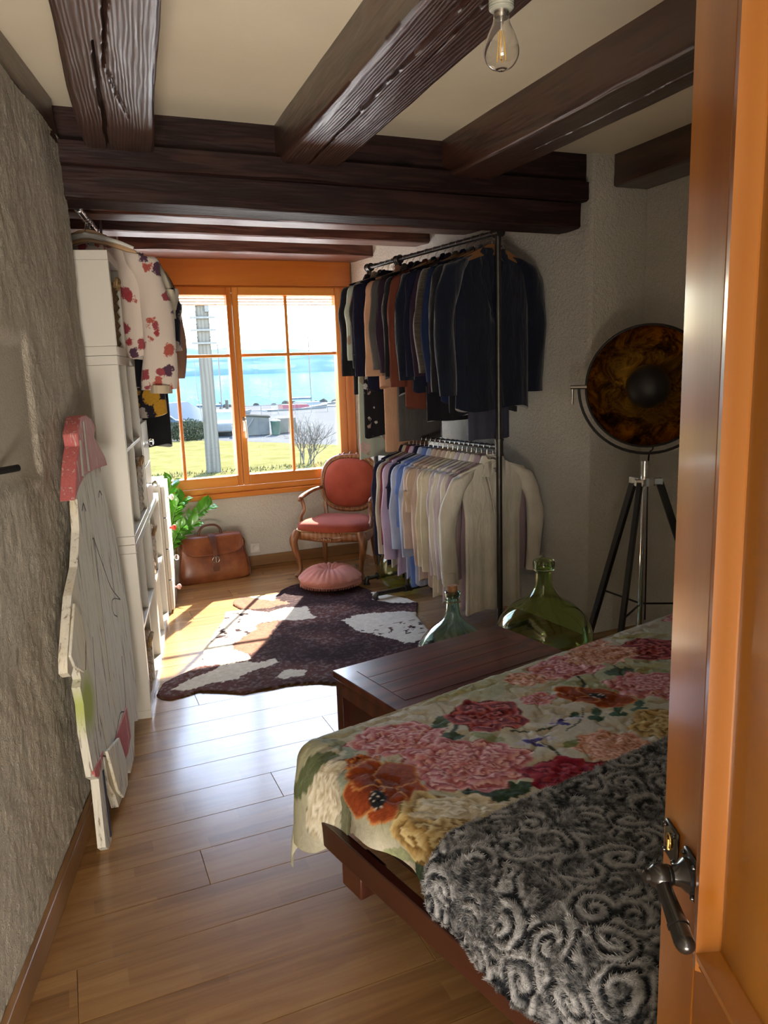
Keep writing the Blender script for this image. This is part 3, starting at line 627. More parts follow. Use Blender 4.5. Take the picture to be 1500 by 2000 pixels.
# woven baskets
t = NT('seagrass'); t.set(rough=0.85, spec=0.15); v = t.coord('Object', (1, 1, 1))
w1 = t.noise(t.coord('Object', (60, 60, 14)), 1.4, 4, 0.7, 1.5); t.col(t.ramp(w1, [(0.32, (0.05, 0.025, 0.01)), (0.5, (0.30, 0.18, 0.08)), (0.72, (0.58, 0.42, 0.24))])); t.bump(w1, 0.9, 0.012); M_sea = t.m
def basket(lab, s, z, W=0.31, D=0.34, Hh=0.28):
    b = cthing('woven_basket', lab, 'basket', s, 0.012, z, 'woven baskets in the shelves')
    P_ = MB(); lo = []
    for i in range(15):
        zz_ = Hh*i/14; e = 0.006*(1 if i % 2 else -1); k = 0.94+0.06*i/14
        ring = []
        for j in range(48):
            a = 2*math.pi*j/48; ca, sa = math.cos(a), math.sin(a); q_ = 0.18
            wob = 1+(0.02 if (j+i) % 2 else -0.01)
            ring.append((W/2+math.copysign(abs(ca)**q_, ca)*(W/2*k+e)*wob, D/2+0.02+math.copysign(abs(sa)**q_, sa)*(D/2*k+e)*wob, zz_))
        lo.append(ring)
    inn = [[(W/2+(p[0]-W/2)*.9, D/2+.02+(p[1]-D/2-.02)*.9, zz_) for p in lo[-1]] for zz_ in (Hh, 0.03)]
    P_.loft(lo+inn); P_.build('body', M_sea, b, angle=80)
    for y_ in (0.012,): MB().tube(spline([(W*.32, y_, Hh-.03), (W*.36, y_-.010, Hh+.005), (W*.64, y_-.010, Hh+.005), (W*.68, y_, Hh-.03)], 5), 0.010, 7).build('handle', M_sea, b)
tk = 0.038; ih = (H2-2*tk-0.016)/2; iw = (0.77-2*tk-0.016)/2
basket('woven basket in the topmost single cube', 0.045, 2*H2+0.003+tk)
basket('woven basket in the lower far cell of the middle shelf', tk+iw+0.016+0.012, H2+0.002+tk)
basket('woven basket in the lower near cell of the bottom shelf', tk+0.012, 0.002+tk)
basket('woven basket in the upper cell of the sunlit far shelf', 0.775+tk+0.012, 0.002+tk+ih+0.016)
# folded clothes in the cells
def folded(lab, s, d, z, W, D, Hh, mt, seed):
    r_ = random.Random(seed); f = cthing('folded_garment', lab, 'clothes', s, d, z, 'folded clothes in the shelves'); L_ = []
    for i in range(9):
        x = W*i/8; g = math.sin(math.pi*(0.06+0.88*i/8))**0.35; ring = []
        for j in range(20):
            a = 2*math.pi*j/20; rr_ = 1+0.10*math.sin(3*a+i*.9+seed)+0.05*r_.uniform(-1, 1)
            ring.append((x, D/2+math.cos(a)*D/2*g*rr_*.92, Hh/2+math.copysign(abs(math.sin(a))**.8, math.sin(a))*Hh/2*g*min(rr_, 1.0)))
        L_.append(ring)
    MB().loft(L_).build('fabric', mt, f, angle=80)
    sp = [(W*(.1+.8*k/6), D/2-D*.44*(1 if k % 2 else .9), Hh*.52) for k in range(7)]; MB().tube(sp, Hh*.04, 5).build('fold', mt, f)
c_dark = cloth('charcoal_knit', (0.05, 0.05, 0.065)); c_wht = cloth('off_white_cotton', (0.66, 0.63, 0.57)); c_lbl = cloth('pale_blue_cotton', (0.22, 0.38, 0.62)); c_gry = cloth('grey_jersey', (0.28, 0.28, 0.29)); c_slate = cloth('slate_cotton', (0.10, 0.13, 0.20))
zA = tk+ih+0.017; fl = ((c_dark, .09, 'charcoal'), (c_wht, .085, 'off white'), (c_gry, .06, 'grey'), (c_wht, .05, 'cream'))
z_ = zA
for k, (mt, h, nm) in enumerate(fl[::-1]):
    folded(nm+' folded garment in the upper near cell of the bottom shelf', tk+0.02, -0.03-0.004*k, z_+0.001, 0.29, 0.33, h, mt, k); z_ += h+0.002
z_ = zA
for k, (mt, h, nm) in enumerate(((c_wht, .07, 'white'), (c_slate, .08, 'slate blue'), (c_wht, .05, 'ivory'))):
    folded(nm+' folded garment in the upper far cell of the near bottom shelf', tk+iw+0.03, -0.03, z_+0.001, 0.29, 0.33, h, mt, 10+k); z_ += h+0.002
z_ = tk+0.001
for k, (mt, h, nm) in enumerate(((c_wht, .09, 'white'), (c_lbl, .10, 'pale blue'))):
    folded(nm+' folded garment in the lower far cell of the near bottom shelf', tk+iw+0.03, -0.03, z_+0.001, 0.29, 0.33, h, mt, 20+k); z_ += h+0.002
z_ = tk+0.001
for k, (mt, h, nm) in enumerate(((c_wht, .08, 'white'), (c_lbl, .09, 'light blue'), (c_slate, .06, 'dark slate'))):
    folded(nm+' folded garment in the lower cell of the sunlit far shelf', 0.775+tk+0.02, -0.03, z_+0.001, 0.29, 0.34, h, mt, 30+k); z_ += h+0.002
z_ = tk+0.001
for k, (mt, h, nm) in enumerate(((c_wht, .08, 'bright white'), (c_lbl, .11, 'sky blue'))):
    folded(nm+' folded garment in the last lower cell beside the window chest', 0.775+tk+iw+0.03, -0.03, z_+0.001, 0.29, 0.34, h, mt, 40+k); z_ += h+0.002
z_ = tk+ih+0.017
for k, (mt, h, nm) in enumerate(((c_wht, .08, 'white'), (c_wht, .07, 'chalk white'), (c_slate, .05, 'navy'))):
    folded(nm+' folded garment in the last upper cell beside the window chest', 0.775+tk+iw+0.03, -0.03, z_+0.001, 0.29, 0.34, h, mt, 50+k); z_ += h+0.002
folded('small lavender scarf in the upper far cell of the middle shelf', tk+iw+0.05, -0.03, H2+tk+ih+0.018, 0.2, 0.2, 0.07, cloth('lavender_cotton', (.38, .36, .55)), 61)

# ---- painted wooden goose leaning on the wall (local x along the wall, y up the board, z out of it)
GO = [(0.483, 1.395), (0.568, 1.381), (0.596, 1.362), (0.577, 1.332), (0.616, 1.298), (0.701, 1.244), (0.722, 1.209), (0.679, 1.163), (0.732, 1.07), (0.808, 0.929), (0.858, 0.734), (0.872, 0.562), (0.845, 0.378), (0.824, 0.216), (0.766, 0.101), (0.686, 0.134), (0.592, 0.025), (0.485, 0.012), (0.457, 0.062), (0.369, 0.012), (0.264, 0.022), (0.22, 0.025), (0.198, 0.085), (0.129, 0.171), (0.116, 0.301), (0.095, 0.251), (0.062, 0.0), (0.006, 0.0), (-0.026, 0.03), (0.011, 0.255), (-0.037, 0.291), (-0.046, 0.386), (-0.053, 0.454), (-0.033, 0.541), (-0.044, 0.601), (-0.018, 0.618), (-0.038, 0.7), (-0.123, 0.669), (-0.152, 0.692), (-0.136, 0.73), (-0.051, 0.819), (0.015, 0.882), (0.138, 0.945), (0.232, 1.048), (0.265, 1.148), (0.22, 1.155), (0.185, 1.176), (0.233, 1.232), (0.293, 1.296), (0.336, 1.324), (0.333, 1.365), (0.393, 1.393)]
HAT = [(0.483, 1.42), (0.568, 1.40), (0.62, 1.37), (0.577, 1.332), (0.636, 1.298), (0.72, 1.244), (0.75, 1.205), (0.526, 1.219), (0.34, 1.218), (0.232, 1.193), (0.15, 1.16), (0.233, 1.26), (0.273, 1.296), (0.316, 1.324), (0.313, 1.365), (0.393, 1.42)]
RED = [[(0.565, 0.258), (0.565, 0.126), (0.476, 0.102), (0.334, 0.115), (0.316, 0.243)], [(0.116, 0.301), (0.063, 0.278), (0.005, 0.263), (-0.037, 0.291), (-0.042, 0.311)]]
tilt = math.atan(0.045/1.4)
gux = WD; guy = (Vector((0, 0, 1))*math.cos(tilt)-WN*math.sin(tilt)); guz = gux.cross(guy)
if guz.dot(WN) < 0: guz = -guz
GM = Matrix((gux, guy, guz)).transposed().to_4x4(); GM.translation = W0+WN*0.075+Vector((0, 0, 0.001))
goose = thing('painted_goose_board', 'tall white painted wooden goose with red hat leaning on the wall', 'decoration')
goose.matrix_world = GM
step = 0.008
gx_ = np.arange(-0.17, 0.90, step); gy_ = np.arange(-0.01, 1.41, step); XX, YY = np.meshgrid(gx_, gy_, indexing='ij')
def refine(poly, st=0.012):
    out = []
    for i in range(len(poly)):
        a = Vector((*poly[i], 0)); b = Vector((*poly[(i+1) % len(poly)], 0)); n = max(1, int((b-a).length/st))
        for k in range(n): p = a.lerp(b, k/n); out.append((p.x, p.y))
    return out
gb = bmesh.new(); ol = refine(GO, 0.02); vs_ = [gb.verts.new((x, y_, 0.0)) for x, y_ in ol]
fc = gb.faces.new(vs_); 
if fc.normal.z < 0: fc.normal_flip()
me = bpy.data.meshes.new('board'); 
# dense paintable face: cut grid lines through the outline
for k in range(1, 70): bmesh.ops.bisect_plane(gb, geom=gb.verts[:]+gb.edges[:]+gb.faces[:], plane_co=(0, k*0.02, 0), plane_no=(0, 1, 0))
for k in range(-8, 45): bmesh.ops.bisect_plane(gb, geom=gb.verts[:]+gb.edges[:]+gb.faces[:], plane_co=(k*0.02, 0, 0), plane_no=(1, 0, 0))
ext = bmesh.ops.extrude_face_region(gb, geom=gb.faces[:]); 
bmesh.ops.translate(gb, vec=(0, 0, 0.026), verts=[g for g in ext['geom'] if isinstance(g, bmesh.types.BMVert)])
bmesh.ops.recalc_face_normals(gb, faces=gb.faces[:]); gb.to_mesh(me); gb.free()
t = NT('chalky_painted_board'); t.set(rough=0.75, spec=0.25); v = t.coord('Object', (9, 1.2, 9)); vf = t.coord('Object', (55, 4, 55))
wv = t.noise(vf, 1.2, 5, 0.7, 0.6); base = t.ramp(wv, [(0.36, (0.20, 0.16, 0.13)), (0.44, (0.58, 0.555, 0.49)), (0.8, (0.70, 0.675, 0.60))])
sx = t.new('ShaderNodeSeparateXYZ'); tc = t.new('ShaderNodeTexCoord'); t.l(tc.outputs['Object'], sx.inputs[0])
nz = t.noise(v, 1.0, 4); base = t.mix(t.math('MULTIPLY', t.ramp(nz, [(0.5, (0, 0, 0)), (0.7, (1, 1, 1))]), 0.45), base, (0.72, 0.60, 0.36))
d1 = t.new('ShaderNodeVectorMath', operation='DISTANCE'); t.l(tc.outputs['Object'], d1.inputs[0]); d1.inputs[1].default_value = (0.02, 0.52, 0.02)
base = t.mix(t.ramp(d1.outputs['Value'], [(0.05, (1, 1, 1)), (0.12, (0, 0, 0))]), base, (0.36, 0.42, 0.10))
t.col(base); t.bump(wv, 0.35, 0.004); me.materials.append(t.m)
me.shade_smooth(); me.set_sharp_from_angle(angle=R(30)); body = link('board', me, goose)
t = NT('faded_red_paint'); t.set(rough=0.7, spec=0.3); vf = t.coord('Object', (60, 5, 60)); n_ = t.noise(vf, 1.2, 5, 0.7, 0.5); t.col(t.ramp(n_, [(0.36, (0.50, 0.42, 0.38)), (0.44, (0.42, 0.10, 0.10)), (0.8, (0.52, 0.17, 0.16))])); t.bump(n_, 0.3, 0.004); M_gred = t.m
hp = MB().prism(refine(HAT, 0.05), -0.004, 0.046).build('hat', M_gred, goose, bevel=0.004); hp['label'] = 'faded red hat with white stripes'
st = MB()
for a, b in (((0.42, 1.40), (0.40, 1.225)), ((0.33, 1.34), (0.30, 1.22))): st.tube([(a[0], a[1], 0.047), (b[0], b[1], 0.047)], [0.010, 0.016], 6, flat=0.2)
st.build('hat_stripe', c_wht, hp)
for k, pl in enumerate(RED): 
    o = MB().prism(pl, 0.020, 0.030).build('scarf', M_gred, goose, bevel=0.002)
M_line = plain('black_brush_line', (0.03, 0.03, 0.035), 0.7)
def gline(pts, r=0.0035): return MB().tube(spline([(x, y_, 0.0262) for x, y_ in pts], 6), r, 5, flat=0.25).build('painted_line', M_line, goose)
gline([(0.40, 0.98), (0.42, 0.94), (0.38, 0.60), (0.36, 0.45)], 0.002); gline([(0.42, 0.98), (0.52, 0.84), (0.60, 0.74), (0.74, 0.65)], 0.003); gline([(0.74, 0.65), (0.62, 0.69), (0.57, 0.685), (0.58, 0.64), (0.64, 0.61)], 0.0025)
gline([(0.03, 0.75), (0.075, 0.765), (0.10, 0.70), (0.05, 0.62)], 0.0025); gline([(0.10, 0.29), (0.18, 0.25), (0.25, 0.25), (0.32, 0.245)], 0.003); gline([(0.32, 0.245), (0.45, 0.28), (0.56, 0.26), (0.62, 0.45)], 0.003); gline([(0.20, 0.68), (0.14, 0.5), (0.10, 0.38)], 0.002)
gline([(0.60, 1.10), (0.63, 1.12), (0.66, 1.10)], 0.004); gline([(0.31, 1.10), (0.34, 1.12), (0.36, 1.09)], 0.004)
MB().tube([(0.075, 0.25, 0.028), (0.05, 0.02, 0.028)], 0.010, 6, flat=0.25).build('leg_stripe', plain('navy_stripe', (.03, .035, .07), .7), goose)
# wing boards fixed on the face
MB().prism([(0.005, 0.86), (0.06, 0.80), (0.07, 0.72), (0.0, 0.63), (-0.10, 0.69), (-0.128, 0.735), (-0.05, 0.81)], 0.027, 0.036).build('wing', me.materials[0], goose, bevel=0.003)
MB().prism([(0.13, 0.29), (0.20, 0.10), (0.27, 0.03), (0.36, 0.03), (0.40, 0.10), (0.33, 0.24)], 0.027, 0.038).build('foot', me.materials[0], goose, bevel=0.003)
# iron bracket in the niche
ib = MB(); ib.tube([q3 for q3 in ((W0+WD*-0.30+WN*-0.03+Vector((0, 0, 1.315))), (W0+WD*-0.225+WN*0.035+Vector((0, 0, 1.318))))], 0.010, 8); tag(ib.build('iron_bracket', plain('black_iron', (.02, .02, .022), .45, metal=.6), bevel=0.002), 'short black iron bracket in the wall niche', 'bracket')
# ============================================================ hanging clothes
def lerp(a, b, t): return a+(b-a)*t
class Garm:
    """garment hung at the local origin (the rail), x across the shoulders, y along the rail, z up"""
    def __init__(s, seed): s.r = random.Random(seed); s.seed = seed
    def body(s, W, L, T, hemw, neck=0.075, vdepth=0.0, drop=0.30, z0=-0.075, n=44, nv=18, fold=0.010, hemvar=0.012, chest=0.93, vee=0.0, vw=0.07):
        loops = []; ph = [s.r.uniform(0, 6.28) for _ in range(6)]
        for j in range(nv+1):
            v = j/nv; w = lerp(W/2, lerp(W/2*chest, hemw/2, v), min(1, v*3)); t_ = lerp(0.014, T/2, sm(0, .22, v))
            ring = []
            for i in range(n):
                a = 2*math.pi*i/n; ca, sa = math.cos(a), math.sin(a); x = w*math.copysign(abs(ca)**0.75, ca)
                f = fold*sm(.12, .9, v)*(math.sin(5*a+ph[0]+1.2*v)+.6*math.sin(9*a+ph[1]-1.5*v)+.35*math.sin(15*a+ph[2]))
                yy = math.copysign(abs(sa)**0.8, sa)*t_+f*sa*sa
                top = z0-drop*max(0, abs(x)-neck*.8)-(0.02 if abs(x) < neck else 0)
                if abs(x) < neck and yy < 0: top -= vdepth*(1-abs(x)/neck)
                hem = z0-L+hemvar*math.sin(3*a+ph[3]); zz_ = lerp(top, hem, float(v))
                if vee > 0 and yy < 0.002:           # open neckline: the front falls back to the inside
                    half = vw*(1-(z0-zz_)/vee)
                    if half > 0: k_ = float(sm(half+.008, half-.008, abs(x))); yy = lerp(yy, abs(yy)*.35, k_)
                ring.append((x*(1+.012*math.sin(7*v+ph[4])), yy, zz_))
            loops.append(ring)
        return MB().loft(loops)
    def sleeve(s, sg, W, SL, r0, r1, drop=0.30, z0=-0.075, flat=0.75, out=0.03, fw=0.0, cuff=True, neck=0.075):
        zs = z0-drop*(W/2-neck*.8); ph = s.r.uniform(0, 6.28)
        P_ = spline([(sg*(W/2-.075), 0, zs+.012), (sg*(W/2-.01), fw*.1, zs-.035), (sg*(W/2+out*.6), fw*.4, zs-.16), (sg*(W/2+out), fw, zs-SL*.55), (sg*(W/2+out*.75), fw*1.2, zs-SL)], 5)
        pts, fr = frames(P_); m = len(pts); rs = interp([r0*.75, r0, r0*.95, lerp(r0, r1, .55), r1], m); loops = []
        for i, (p, (t_, a_, b_)) in enumerate(zip(pts, fr)):
            ring = []
            for k in range(14):
                an = 2*math.pi*k/14; rr_ = rs[i]*(1+.10*math.sin(3*an+i*.55+ph)+.07*math.sin(2*an-i*.9+ph))
                x = math.cos(an)*rr_; y = math.sin(an)*rr_*flat
                ring.append((p.x+x, p.y+y, p.z+0.25*x*sg*(-1 if i < 4 else 0)))
            loops.append(ring)
        return MB().loft(loops)
    def collar(s, r=0.07, h=0.045, z0=-0.085):
        m = MB(); L_ = []
        for j, (hh, k) in enumerate(((0, 1.0), (h*.6, .92), (h, .86), (h*.9, 1.0), (h*.1, 1.22))):
            L_.append([(r*k*math.cos(a), .036*k*math.sin(a)+.004, z0+hh-(.02 if math.sin(a) < -.6 else 0)) for a in [math.pi*(-.44)+2*math.pi*.94*i/18 for i in range(19)]])
        m.loft(L_, closed=False, caps=False)
        for sg in (-1, 1): m.prism([(sg*.012, z0+.005), (sg*.062, z0+.012), (sg*.058, z0-.052), (sg*.03, z0-.028)], -.040, -.030, Matrix.Rotation(R(90), 4, 'X') @ Matrix.Scale(-1, 4, (0, 0, 1)))
        return m
M_wire = plain('hook_steel', (0.55, 0.54, 0.52), 0.3, metal=1.0); M_hangw = plain('white_hanger', (0.78, 0.75, 0.69), 0.4); M_hangb = wood('beech_hanger', (0.36, 0.19, 0.075), (0.55, 0.33, 0.15), 'x', 2, .4, .2, .05); M_hangd = wood('brown_hanger', (0.18, 0.08, 0.03), (0.30, 0.14, 0.055), 'x', 2, .4, .2, .05)
def hook_mb():
    return MB().tube([(0, 0, -.078), (0, 0, -.048), (.003, 0, -.035)]+[(0.0195*math.cos(a), 0, 0.003+0.0195*math.sin(a)) for a in [R(-75+k*24) for k in range(12)]], .0019, 6)
HOOK = hook_mb().mesh('hook'); HOOK.materials.append(M_wire)
def bar_mesh(kind):
    m = MB()
    if kind == 'plastic':
        p = spline([(-.205, 0, -.135), (-.12, 0, -.103), (0, 0, -.080), (.12, 0, -.103), (.205, 0, -.135)], 6); m.tube(p, [.007, .010, .012, .010, .007], 8, flat=1.0)
        m.prism([(-.075, -.105), (-.03, -.075), (0, -.066), (.03, -.075), (.075, -.105), (0, -.084)], -.006, .006, Matrix.Rotation(R(90), 4, 'X'))
    else:
        out = [(-.215, -.150), (-.19, -.118), (-.10, -.078), (-.035, -.050), (0, -.045), (.035, -.050), (.10, -.078), (.19, -.118), (.215, -.150), (.17, -.142), (.08, -.112), (0, -.098), (-.08, -.112), (-.17, -.142)]
        m.prism(out, -.016, .016, Matrix.Rotation(R(90), 4, 'X'))
    return m
BARS = {}
for k, mt in (('plastic', M_hangw), ('wood', M_hangb), ('brown', M_hangd)):
    me = bar_mesh('plastic' if k == 'plastic' else 'wood').mesh('shoulder_bar'); me.materials.append(mt); BARS[k] = me
HLAB = {}
def hanger(kind, loc, rz, lab, group):
    h = thing('clothes_hanger', lab, 'hanger', loc, rz, group); link('hook', HOOK, h); o = link('shoulder_bar', BARS[kind], h, 0.002 if kind != 'plastic' else 0)
    return h
def garment(name, cat, lab, group, loc, rz, mats, W=.46, L=.75, SL=.60, T=.05, hemw=None, r0=.062, r1=.05, kind='shirt', seed=0, out=.03, drop=.30, fold=.010, vdepth=.0, fw=0.0, sleeves=True, chest=.93, vee=0.0, vw=.07, fine=False):
    g = Garm(seed); th_ = thing(name, lab, cat, loc, rz, group); mt = mats
    g.body(W, L, T, hemw or W*.98, vdepth=vdepth, drop=drop, fold=fold, chest=chest, vee=vee, vw=vw, **(dict(n=150, nv=60) if fine else {})).build('body', mt, th_, angle=70)
    if sleeves:
        for sg in (-1, 1): g.sleeve(sg, W, SL, r0, r1, drop, out=out, fw=fw, flat=min(1.0, T*.62/r0+.1)).build('sleeve', mt, th_, angle=70)
    if kind == 'shirt': g.collar().build('collar', mt, th_, angle=60)
    if kind == 'jacket': g.collar(.082, .04, -.088).build('collar', mt, th_, angle=60)
    return th_
# ---- the pipe rack
P0 = Vector((2.217, 3.62, 0)); RA = R(6.5); RE = Vector((-math.sin(RA), math.cos(RA), 0)); RZ = 2.232; LZ = 1.10
M_pipe = plain('gunmetal_pipe', (0.085, 0.080, 0.075), 0.38, 0.15, 20, metal=0.85)
rack = thing('pipe_clothes_rack', 'dark steel pipe clothes rack along the white wall', 'clothes rack', (P0.x, P0.y, 0), RA)
SM_, SF = 1.03, 1.42                 # rack local: x across, y along the rail
def pipe(name, pts, r=.0165, m=M_pipe, par=rack): return MB().tube(pts, r, 14).build(name, m, par)
def joint(p, ax, r=.024, L=.05, par=rack):
    d = {'x': Vector((1, 0, 0)), 'y': Vector((0, 1, 0)), 'z': Vector((0, 0, 1))}[ax]*L/2; p = Vector(p); m = MB().tube([p-d, p+d], r, 14)
    for e in (-1, 1): m.tube([p+d*e*.8, p+d*e*1.05], r*1.15, 14)
    return m.build('pipe_joint', M_pipe, par)
pipe('upper_rail', [(0, .02, RZ), (0, SF-.02, RZ)], .0135); pipe('lower_rail', [(0, .02, LZ), (0, SM_-.02, LZ)], .0135)
for y_ in (0, SM_, SF):
    pipe('post', [(0, y_, .05), (0, y_, RZ)]); fx0 = -.24 if y_ < SF else -.10; pipe('foot', [(fx0, y_, .045), (.20, y_, .045)])
    for x in (fx0, .20):
        pipe('foot_stub', spline([(x+(.0 if x < 0 else 0), y_, .046), (x-(.012 if x < 0 else -.012), y_, .036), (x-(.016 if x < 0 else -.016), y_, .002)], 4), .018)
        MB().lathe([(.026, .001), (.026, .012), (.02, .014)], 14, (x-(.016 if x < 0 else -.016), y_, 0)).build('foot_pad', M_pipe, rack)
    joint((0, y_, RZ), 'y'); joint((0, y_, .047), 'x')
joint((0, 0, LZ), 'z', .023, .09); joint((0, SM_, LZ), 'z', .023, .07); joint((0, SM_, RZ-.02), 'z')
def rp(s, z): v_ = P0+RE*s; return (v_.x, v_.y, z)
# upper rail, from the near post to the window
navy = cloth('midnight_navy_wool', (0.009, 0.012, 0.024), .85, .2, .3); black = cloth('black_wool', (0.010, 0.010, 0.014), .85, .2, .3); plum = cloth('plum_wool', (0.030, 0.017, 0.030)); dnavy = cloth('dark_navy_jersey', (0.012, 0.012, 0.028)); rust = cloth('rust_brown_knit', (0.135, 0.040, 0.025)); grey_k = cloth('grey_knit', (0.085, 0.078, 0.075)); peach = cloth('peach_crepe', (0.52, 0.30, 0.19)); blue_d = cloth('ink_blue_cotton', (0.014, 0.022, 0.06))
t = NT('olive_corduroy'); t.set(rough=.9, sheen=.4, spec=.2); v = t.coord('Object', (1, 1, 14)); n_ = t.noise(v, 9, 5, .7); t.col(t.ramp(n_, [(.35, (0.022, 0.016, 0.013)), (.7, (0.085, 0.068, 0.052))])); t.bump(n_, .4, .004); cord = t.m
def floral_mat(name, bg, cols, scale, thr=0.16):
    t = NT(name); t.set(rough=.85, sheen=.2, spec=.2); v = t.coord('Object', (1, 1, 1)); nv = t.new('ShaderNodeTexNoise'); nv.inputs['Scale'].default_value = scale*1.3; t.l(v, nv.inputs['Vector'])
    mx = t.new('ShaderNodeMix', data_type='VECTOR'); mx.inputs[0].default_value = .06; t.l(v, mx.inputs[4]); t.l(nv.outputs['Color'], mx.inputs[5])
    vo = t.new('ShaderNodeTexVoronoi'); vo.inputs['Scale'].default_value = scale; t.l(mx.outputs[1], vo.inputs['Vector'])
    fine = t.noise(v, scale*9, 3, .6); msk = t.ramp(t.math('ADD', vo.outputs['Distance'], t.math('MULTIPLY', fine, .35)), [(thr+.17, (1, 1, 1)), (thr+.23, (0, 0, 0))])
    wn2 = t.new('ShaderNodeSeparateColor'); t.l(vo.outputs['Color'], wn2.inputs[0]); st_ = [(k/len(cols), c) for k, c in enumerate(cols)]
    rp_ = t.ramp(wn2.outputs[0], st_); rp_.node.color_ramp.interpolation = 'CONSTANT'; pet = t.mix(t.math('MULTIPLY', fine, .7), rp_, tuple(c*.35 for c in cols[0]))
    t.col(t.mix(msk, bg, pet)); return t.m
fl_sage = floral_mat('sage_floral', (0.42, 0.46, 0.38), [(0.60, 0.28, 0.24), (0.70, 0.55, 0.5), (0.35, 0.3, 0.2)], 9, .34); fl_black = floral_mat('black_daisy_print', (0.010, 0.009, 0.012), [(0.6, 0.56, 0.52), (0.45, 0.3, 0.3), (.6, .56, .52)], 18, .22)
UP = 'clothes on the upper rail'
ups = [(.055, 'blazer', 'midnight navy blazer nearest the camera on the upper rail', navy, dict(W=.50, L=.84, SL=.70, T=.060, hemw=.50, kind='jacket', vee=.42, vw=.085, fine=True, out=.06, r0=.068, r1=.052), 'brown'),
 (.135, 'blazer', 'black blazer directly behind the nearest navy one', black, dict(W=.49, L=.86, SL=.68, T=.060, kind='jacket', out=.055, r0=.070, r1=.055), 'wood'),
 (.215, 'jacket', 'ink blue jacket, third on the upper rail', blue_d, dict(W=.48, L=.80, SL=.63, T=.055, kind='jacket', out=.05), 'brown'),
 (.290, 'jacket', 'olive brown corduroy jacket on the upper rail', cord, dict(W=.48, L=.72, SL=.58, T=.055, kind='jacket', out=.05), 'wood'),
 (.360, 'jacket', 'plum wool jacket behind the corduroy one', plum, dict(W=.47, L=.74, SL=.60, T=.050, kind='jacket', out=.05), 'plastic'),
 (.430, 'sweater', 'dark navy jersey top in the middle of the upper rail', dnavy, dict(W=.47, L=.70, SL=.60, T=.050, out=.04), 'plastic'),
 (.510, 'coat', 'dark navy long jacket with pale edge beside the rust one', navy, dict(W=.48, L=.74, SL=.62, T=.055, kind='jacket', out=.045), 'brown'),
 (.600, 'cardigan', 'rust brown cardigan on the upper rail', rust, dict(W=.47, L=.84, SL=.66, T=.060, kind='jacket', out=.045), 'wood'),
 (.690, 'jacket', 'black jacket behind the rust cardigan', black, dict(W=.46, L=.76, SL=.60, T=.055, kind='jacket', out=.04), 'plastic'),
 (.780, 'sweater', 'plum sweater near the rail joint', plum, dict(W=.45, L=.70, SL=.58, T=.055, out=.035), 'plastic'),
 (.860, 'cardigan', 'grey knitted cardigan near the rail joint', grey_k, dict(W=.45, L=.66, SL=.56, T=.055, out=.035), 'plastic'),
 (.940, 'blouse', 'peach blouse with wide sleeves on the upper rail', peach, dict(W=.44, L=.72, SL=.60, T=.055, out=.03, r1=.062), 'plastic'),
 (1.10, 'blazer', 'dark navy blazer towards the window end of the rail', dnavy, dict(W=.44, L=.74, SL=.60, T=.055, kind='jacket', out=.03), 'plastic'),
 (1.17, 'blouse', 'black daisy print blouse near the chair', fl_black, dict(W=.42, L=1.05, SL=.55, T=.05, out=.03, hemw=.44), 'plastic'),
 (1.25, 'dress', 'sage floral dress hanging beside the armchair', fl_sage, dict(W=.40, L=1.20, SL=.50, T=.05, out=.03, hemw=.44), 'plastic'),
 (1.33, 'jacket', 'black jacket at the far end of the upper rail', black, dict(W=.42, L=.76, SL=.60, T=.05, kind='jacket', out=.03), 'plastic')]
HT = {'brown': 'brown wooden hanger on the upper rail', 'wood': 'pale wooden hanger on the upper rail', 'plastic': 'white hanger on the upper rail'}
for i, (s_, nm, lab, mt, kw, hk) in enumerate(ups):
    g = garment(nm, nm, lab, UP, rp(s_, RZ+.0135-.020), RA+R(rnd.uniform(-2, 2)), mt, seed=100+i, fold=.007, **kw)
    hanger(hk, rp(s_, RZ+.0135-.020), g.rotation_euler.z, HT[hk].split(' on ')[0]+' holding the '+lab, HT[hk].replace('hanger', 'hangers'))
    if i == 0:       # details of the nearest blazer
        for sg in (-1, 1): MB().prism([(sg*.02, -.42), (sg*.085, -.25), (sg*.10, -.20), (sg*.075, -.10), (sg*.055, -.10)], -.052, -.046, Matrix.Rotation(R(90), 4, 'X') @ Matrix.Scale(-1, 4, (0, 0, 1)) @ Matrix.Translation((0, 0, .012))).build('lapel', navy, g, bevel=.002)
        for z in (-.47, -.57): MB().lathe([(.009, -.001), (.010, .002), (.006, .004)], 12, (.005, -.0335, z), Matrix.Rotation(R(90), 3, 'X')).build('button', plain('navy_button', (.02, .022, .03), .3), g)
        MB().tube([(.004, -.034, -.40), (.012, -.036, -.60), (.05, -.036, -.90)], .0025, 5).build('front_edge', navy, g)
# trousers folded over bars
def trousers(lab, s_, x, z, W, L, mt, seed):
    g = Garm(seed); th_ = thing('trousers', lab, 'trousers', rp(s_, z), RA, 'trousers on the upper rail'); b = g.body(W, L, .05, W*.97, neck=.01, drop=0.0, z0=-.08, fold=.005, hemvar=.004)
    b.build('legs', mt, th_, angle=70); MB().tube([(W*.47, -.01, -.085), (W*.47, -.015, -.08-L)], .003, 5).build('crease', mt, th_)
trousers('peach trousers hanging below the upper rail', .985, 0, RZ-.28, .34, .86, peach, 71)
trousers('dark grey velvet trousers hanging below the upper rail', .815, 0, RZ-.28, .33, .78, grey_k, 72)
trousers('black trousers hanging behind the rack post', .46, 0, RZ-.28, .36, .64, black, 73)
trousers('slate dress trousers whose hem shows under the nearest blazer', .095, 0, RZ-.28, .28, .73, cloth('slate_wool', (0.055, 0.055, 0.085)), 74)
